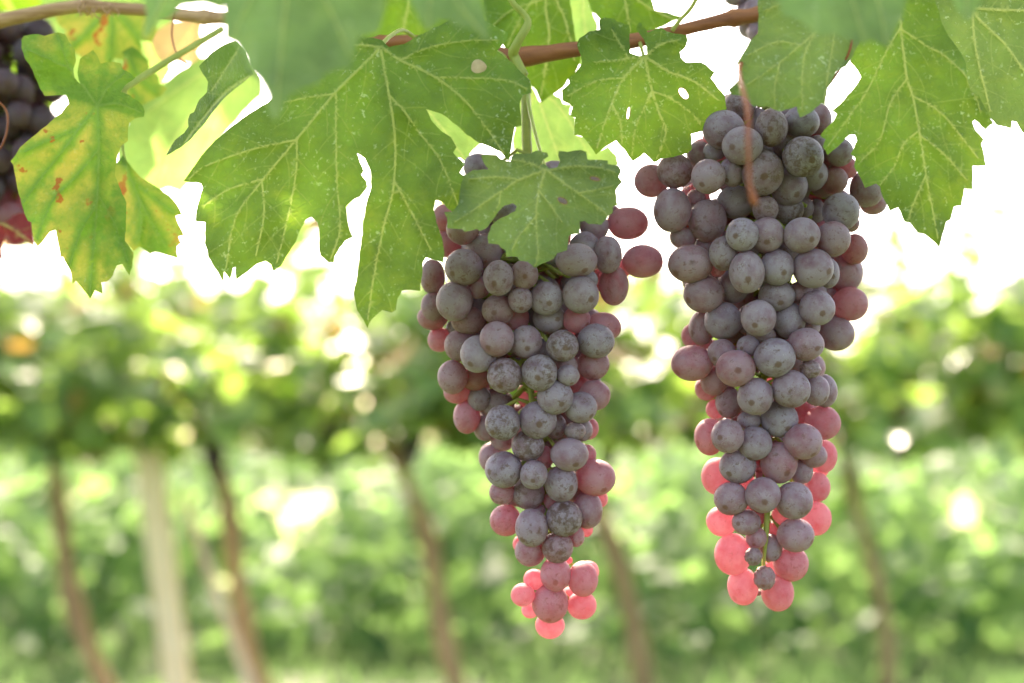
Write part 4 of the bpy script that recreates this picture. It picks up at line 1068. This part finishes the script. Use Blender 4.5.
def cluster(label, data, prof, zc, peduncle, seed, fill_to, nfill, gap_to, ngap, group='hanging grape clusters', rfill=17):
    r = random.Random(seed)
    G = sorted(data, key=lambda g: g['lev'])
    placed = []
    for g in G:
        if g['col'][0] < .5: g['col'] = (g['col'][0] + r.uniform(0, .17), g['col'][1], g['col'][2])
        cx, w = interp(prof, g['y'])
        rad = (g['rx'] + g['ry']) / 2
        we = max(w - rad * .5, 5)
        u = max(0, we * we - (g['x'] - cx) ** 2)
        z = -.85 * math.sqrt(u) + (0, 8, 22, 34)[g['lev']]
        for p in placed:
            rr = (rad + (p['rx'] + p['ry']) / 2) * .92
            d = math.hypot(g['x'] - p['x'], g['y'] - p['y'])
            if d < rr:
                z = max(z, p['z'] + math.sqrt(rr * rr - d * d) * (1 if g['lev'] > p['lev'] else .55))
        g['z'] = z
        placed.append(g)
    # grapes at the back that the front ones cover
    hidden = []
    y0, y1 = prof[0][0], fill_to
    for k in range(4000):
        if len(hidden) >= nfill: break
        y = r.uniform(y0, y1)
        cx, w = interp(prof, y)
        x = cx + r.uniform(-1, 1) * (w - 14)
        z = r.uniform(-.2, .95) * math.sqrt(max(0, (w - 10) ** 2 - (x - cx) ** 2))
        rad = r.uniform(.85, 1.1) * rfill
        if any((x - p['x']) ** 2 + (y - p['y']) ** 2 + (z - p['z']) ** 2 < (.88 * (rad + (p['rx'] + p['ry']) / 2)) ** 2 for p in placed + hidden): continue
        ok = True
        for a in range(10):
            q = (x + rad * math.cos(a * .628), y + rad * math.sin(a * .628))
            if not any(((q[0] - p['x']) / p['rx']) ** 2 + ((q[1] - p['y']) / p['ry']) ** 2 < 1 and p['z'] < z for p in placed):
                ok = False
                break
        if ok: hidden.append(dict(x=x, y=y, z=z, rx=rad, ry=rad, lev=4, col=(.2, .2, 0)))
    # and those deep inside that show dark through the gaps
    inner = []
    for k in range(3000):
        if len(inner) >= ngap: break
        y = r.uniform(y0 + 10, gap_to)
        cx, w = interp(prof, y)
        x = cx + r.uniform(-1, 1) * (w * .80 - 14)
        z = r.uniform(.05, .7) * w
        rad = r.uniform(.85, 1.08) * rfill
        if any((x - p['x']) ** 2 + (y - p['y']) ** 2 + (z - p['z']) ** 2 < (.84 * (rad + (p['rx'] + p['ry']) / 2)) ** 2 for p in placed + hidden + inner): continue
        if any((x - p['x']) ** 2 + (y - p['y']) ** 2 < (.8 * rad) ** 2 and p['z'] > z for p in placed): continue
        inner.append(dict(x=x, y=y, z=z, rx=rad, ry=rad, lev=4, col=(.15, .2, .1) if r.random() < .75 else (.85, .1, 0)))
    hidden += inner
    s = zc / FPX
    root = empty('grape_cluster', at(peduncle[0][0], peduncle[0][1], peduncle[0][3]))

    def build(g, i):
        d = zc + g['z'] * s
        cxa, wa = interp(prof, g['y'])
        c = at(g['x'], g['y'], d)
        axp = at(cxa, g['y'] - 12, zc)
        axis = (c - axp)
        axis = (axis.normalized() + Vector((r.gauss(0, .25), r.gauss(0, .25), r.gauss(0, .25) - .25))).normalized()
        k = d / FPX
        small = g['col'][2] >= .5 and g['rx'] < 12
        V, rest = grape_mesh(c, g['rx'] * k, g['ry'] * k, (g['rx'] + g['ry']) / 2 * k, axis, r.uniform(0, 99), .03, .25 if small else 0)
        return V, rest, c, axp
    SV, SF = [], []
    P = catmull(peduncle, 5)
    tube([at(p[0], p[1], p[3]) for p in P], [p[2] * s for p in P], 8, .15, seed, SV, SF)
    allg = placed + hidden
    order = sorted(range(len(allg)), key=lambda i: allg[i]['lev'])
    HV, HF, HR, HS = [], [], [], []
    for n, i in enumerate(order):
        g = allg[i]
        V, rest, c, axp = build(g, i)
        sv = (r.uniform(-50, 50), r.uniform(-50, 50), r.uniform(-50, 50))
        if n < 100:
            o = mesh_obj('grape', V, SPHF, M['grape'], root, attrs={'rest': ('FLOAT_VECTOR', rest), 'seed': ('FLOAT_VECTOR', [sv] * len(V))})
            o.color = (*g['col'], 1)
        else:
            HV.append((V, rest, sv, g['col']))
        e = axp + (c - axp) * .25 + Vector((0, 0, .004))
        tube([axp, e, c + (axp - c) * .45], [2.2 * s, 1.9 * s, 2.1 * s], 6, .1, seed, SV, SF)
    mesh_obj('stem', SV, SF, M['rachis'], root)
    # the rest of the cluster in two meshes: dark ones and pink ones
    for nm, test in (('back_grapes', lambda c: c[0] < .55), ('pink_back_grapes', lambda c: c[0] >= .55)):
        Vs, Fs, Rs, Ss = [], [], [], []
        for V, rest, sv, c in HV:
            if not test(c): continue
            b = len(Vs)
            Vs += V; Rs += rest; Ss += [sv] * len(V)
            Fs += [tuple(b + q for q in f) for f in SPHF]
        if Vs:
            o = mesh_obj(nm, Vs, Fs, M['grape'], root, attrs={'rest': ('FLOAT_VECTOR', Rs), 'seed': ('FLOAT_VECTOR', Ss)})
            o.color = (.2, .2, 0, 1) if nm == 'back_grapes' else (.95, 0, 0, 1)
            o['kind'] = 'stuff'
    return tag(root, label, 'grapes', group)


PROF_L = [(165, 530, 45), (215, 532, 92), (300, 528, 100), (380, 530, 86), (450, 540, 70), (520, 551, 54), (560, 555, 42), (600, 553, 42), (632, 550, 26)]
PROF_R = [(100, 770, 60), (150, 765, 98), (200, 765, 108), (260, 765, 100), (340, 762, 90), (420, 762, 76), (500, 765, 58), (560, 762, 46), (605, 766, 30)]
cluster('left grape cluster, dusty purple with a glowing pink tip', parse(LEFT), PROF_L, .642,
        [(519, 66, 3.6, .645), (524, 82, 4.6, .645), (526, 100, 5, .645), (527, 150, 4.8, .645), (530, 200, 4.2, .644), (528, 300, 3.6, .643), (532, 400, 3.2, .642), (548, 500, 2.8, .642), (554, 570, 2.2, .642), (553, 612, 1.4, .642)],
        5, 500, 50, 470, 45)
cluster('right grape cluster, longer dusty purple bunch with pink lower sides', parse(RIGHT), PROF_R, .642,
        [(762, 13, 4.4, .655), (766, 40, 4.6, .652), (768, 90, 4.6, .648), (765, 200, 4, .645), (765, 300, 3.6, .643), (763, 400, 3.4, .642), (766, 480, 3.2, .634), (767, 520, 3.0, .632), (764, 560, 1.6, .634), (764, 590, 1.0, .635)],
        6, 460, 50, 440, 45)


def free_cluster(label, cx, prof_pts, zc, n, rad, seed, pedtop, pinkbelow=None, mat='grape'):
    """a cluster further off, its grapes packed at random inside a tapering body"""
    r = random.Random(seed)
    data = []
    for k in range(6000):
        if len(data) >= n: break
        y = r.uniform(prof_pts[0][0], prof_pts[-1][0])
        c, w = interp(prof_pts, y)
        a, q = r.uniform(0, 6.28), math.sqrt(r.random())
        x, z = c + math.cos(a) * q * w, math.sin(a) * q * w
        if any((x - p['x']) ** 2 + (y - p['y']) ** 2 + (z - p['z']) ** 2 < (1.7 * rad) ** 2 for p in data): continue
        pk = .6 if pinkbelow and y > pinkbelow else r.uniform(0, .2)
        data.append(dict(x=x, y=y, z=z, rx=rad * r.uniform(.9, 1.1), ry=rad * r.uniform(.9, 1.1), col=(pk, .2, 0)))
    s = zc / FPX
    root = empty('grape_cluster', at(pedtop[0], pedtop[1], zc))
    SV, SF = [], []
    ys = [pedtop[1]] + [p[0] for p in prof_pts]
    xs = [pedtop[0]] + [p[1] for p in prof_pts]
    tube([at(x, y, zc) for x, y in zip(xs, ys)], [3 * s] * len(ys), 8, .1, seed, SV, SF)
    for g in data:
        d = zc + g['z'] * s
        c = at(g['x'], g['y'], d)
        axp = at(interp(prof_pts, g['y'])[0], g['y'] - 10, zc)
        V, rest = grape_mesh(c, g['rx'] * d / FPX, g['ry'] * d / FPX, g['rx'] * d / FPX, (c - axp).normalized(), r.uniform(0, 99))
        sv = (r.uniform(-50, 50), r.uniform(-50, 50), r.uniform(-50, 50))
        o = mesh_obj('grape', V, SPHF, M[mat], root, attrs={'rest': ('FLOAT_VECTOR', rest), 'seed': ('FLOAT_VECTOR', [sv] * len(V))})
        o.color = (*g['col'], 1)
        tube([axp, c], [1.6 * s, 1.2 * s], 6, 0, 0, SV, SF)
    mesh_obj('stem', SV, SF, M['rachis'], root)
    return tag(root, label, 'grapes', 'hanging grape clusters')


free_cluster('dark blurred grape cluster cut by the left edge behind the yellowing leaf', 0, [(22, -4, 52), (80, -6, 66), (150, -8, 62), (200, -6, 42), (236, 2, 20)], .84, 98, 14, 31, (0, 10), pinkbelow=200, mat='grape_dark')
free_cluster('small grape cluster half hidden above the pale flecked leaf', 0, [(-40, 765, 34), (0, 765, 32), (34, 768, 22)], .72, 22, 13, 32, (768, -60))
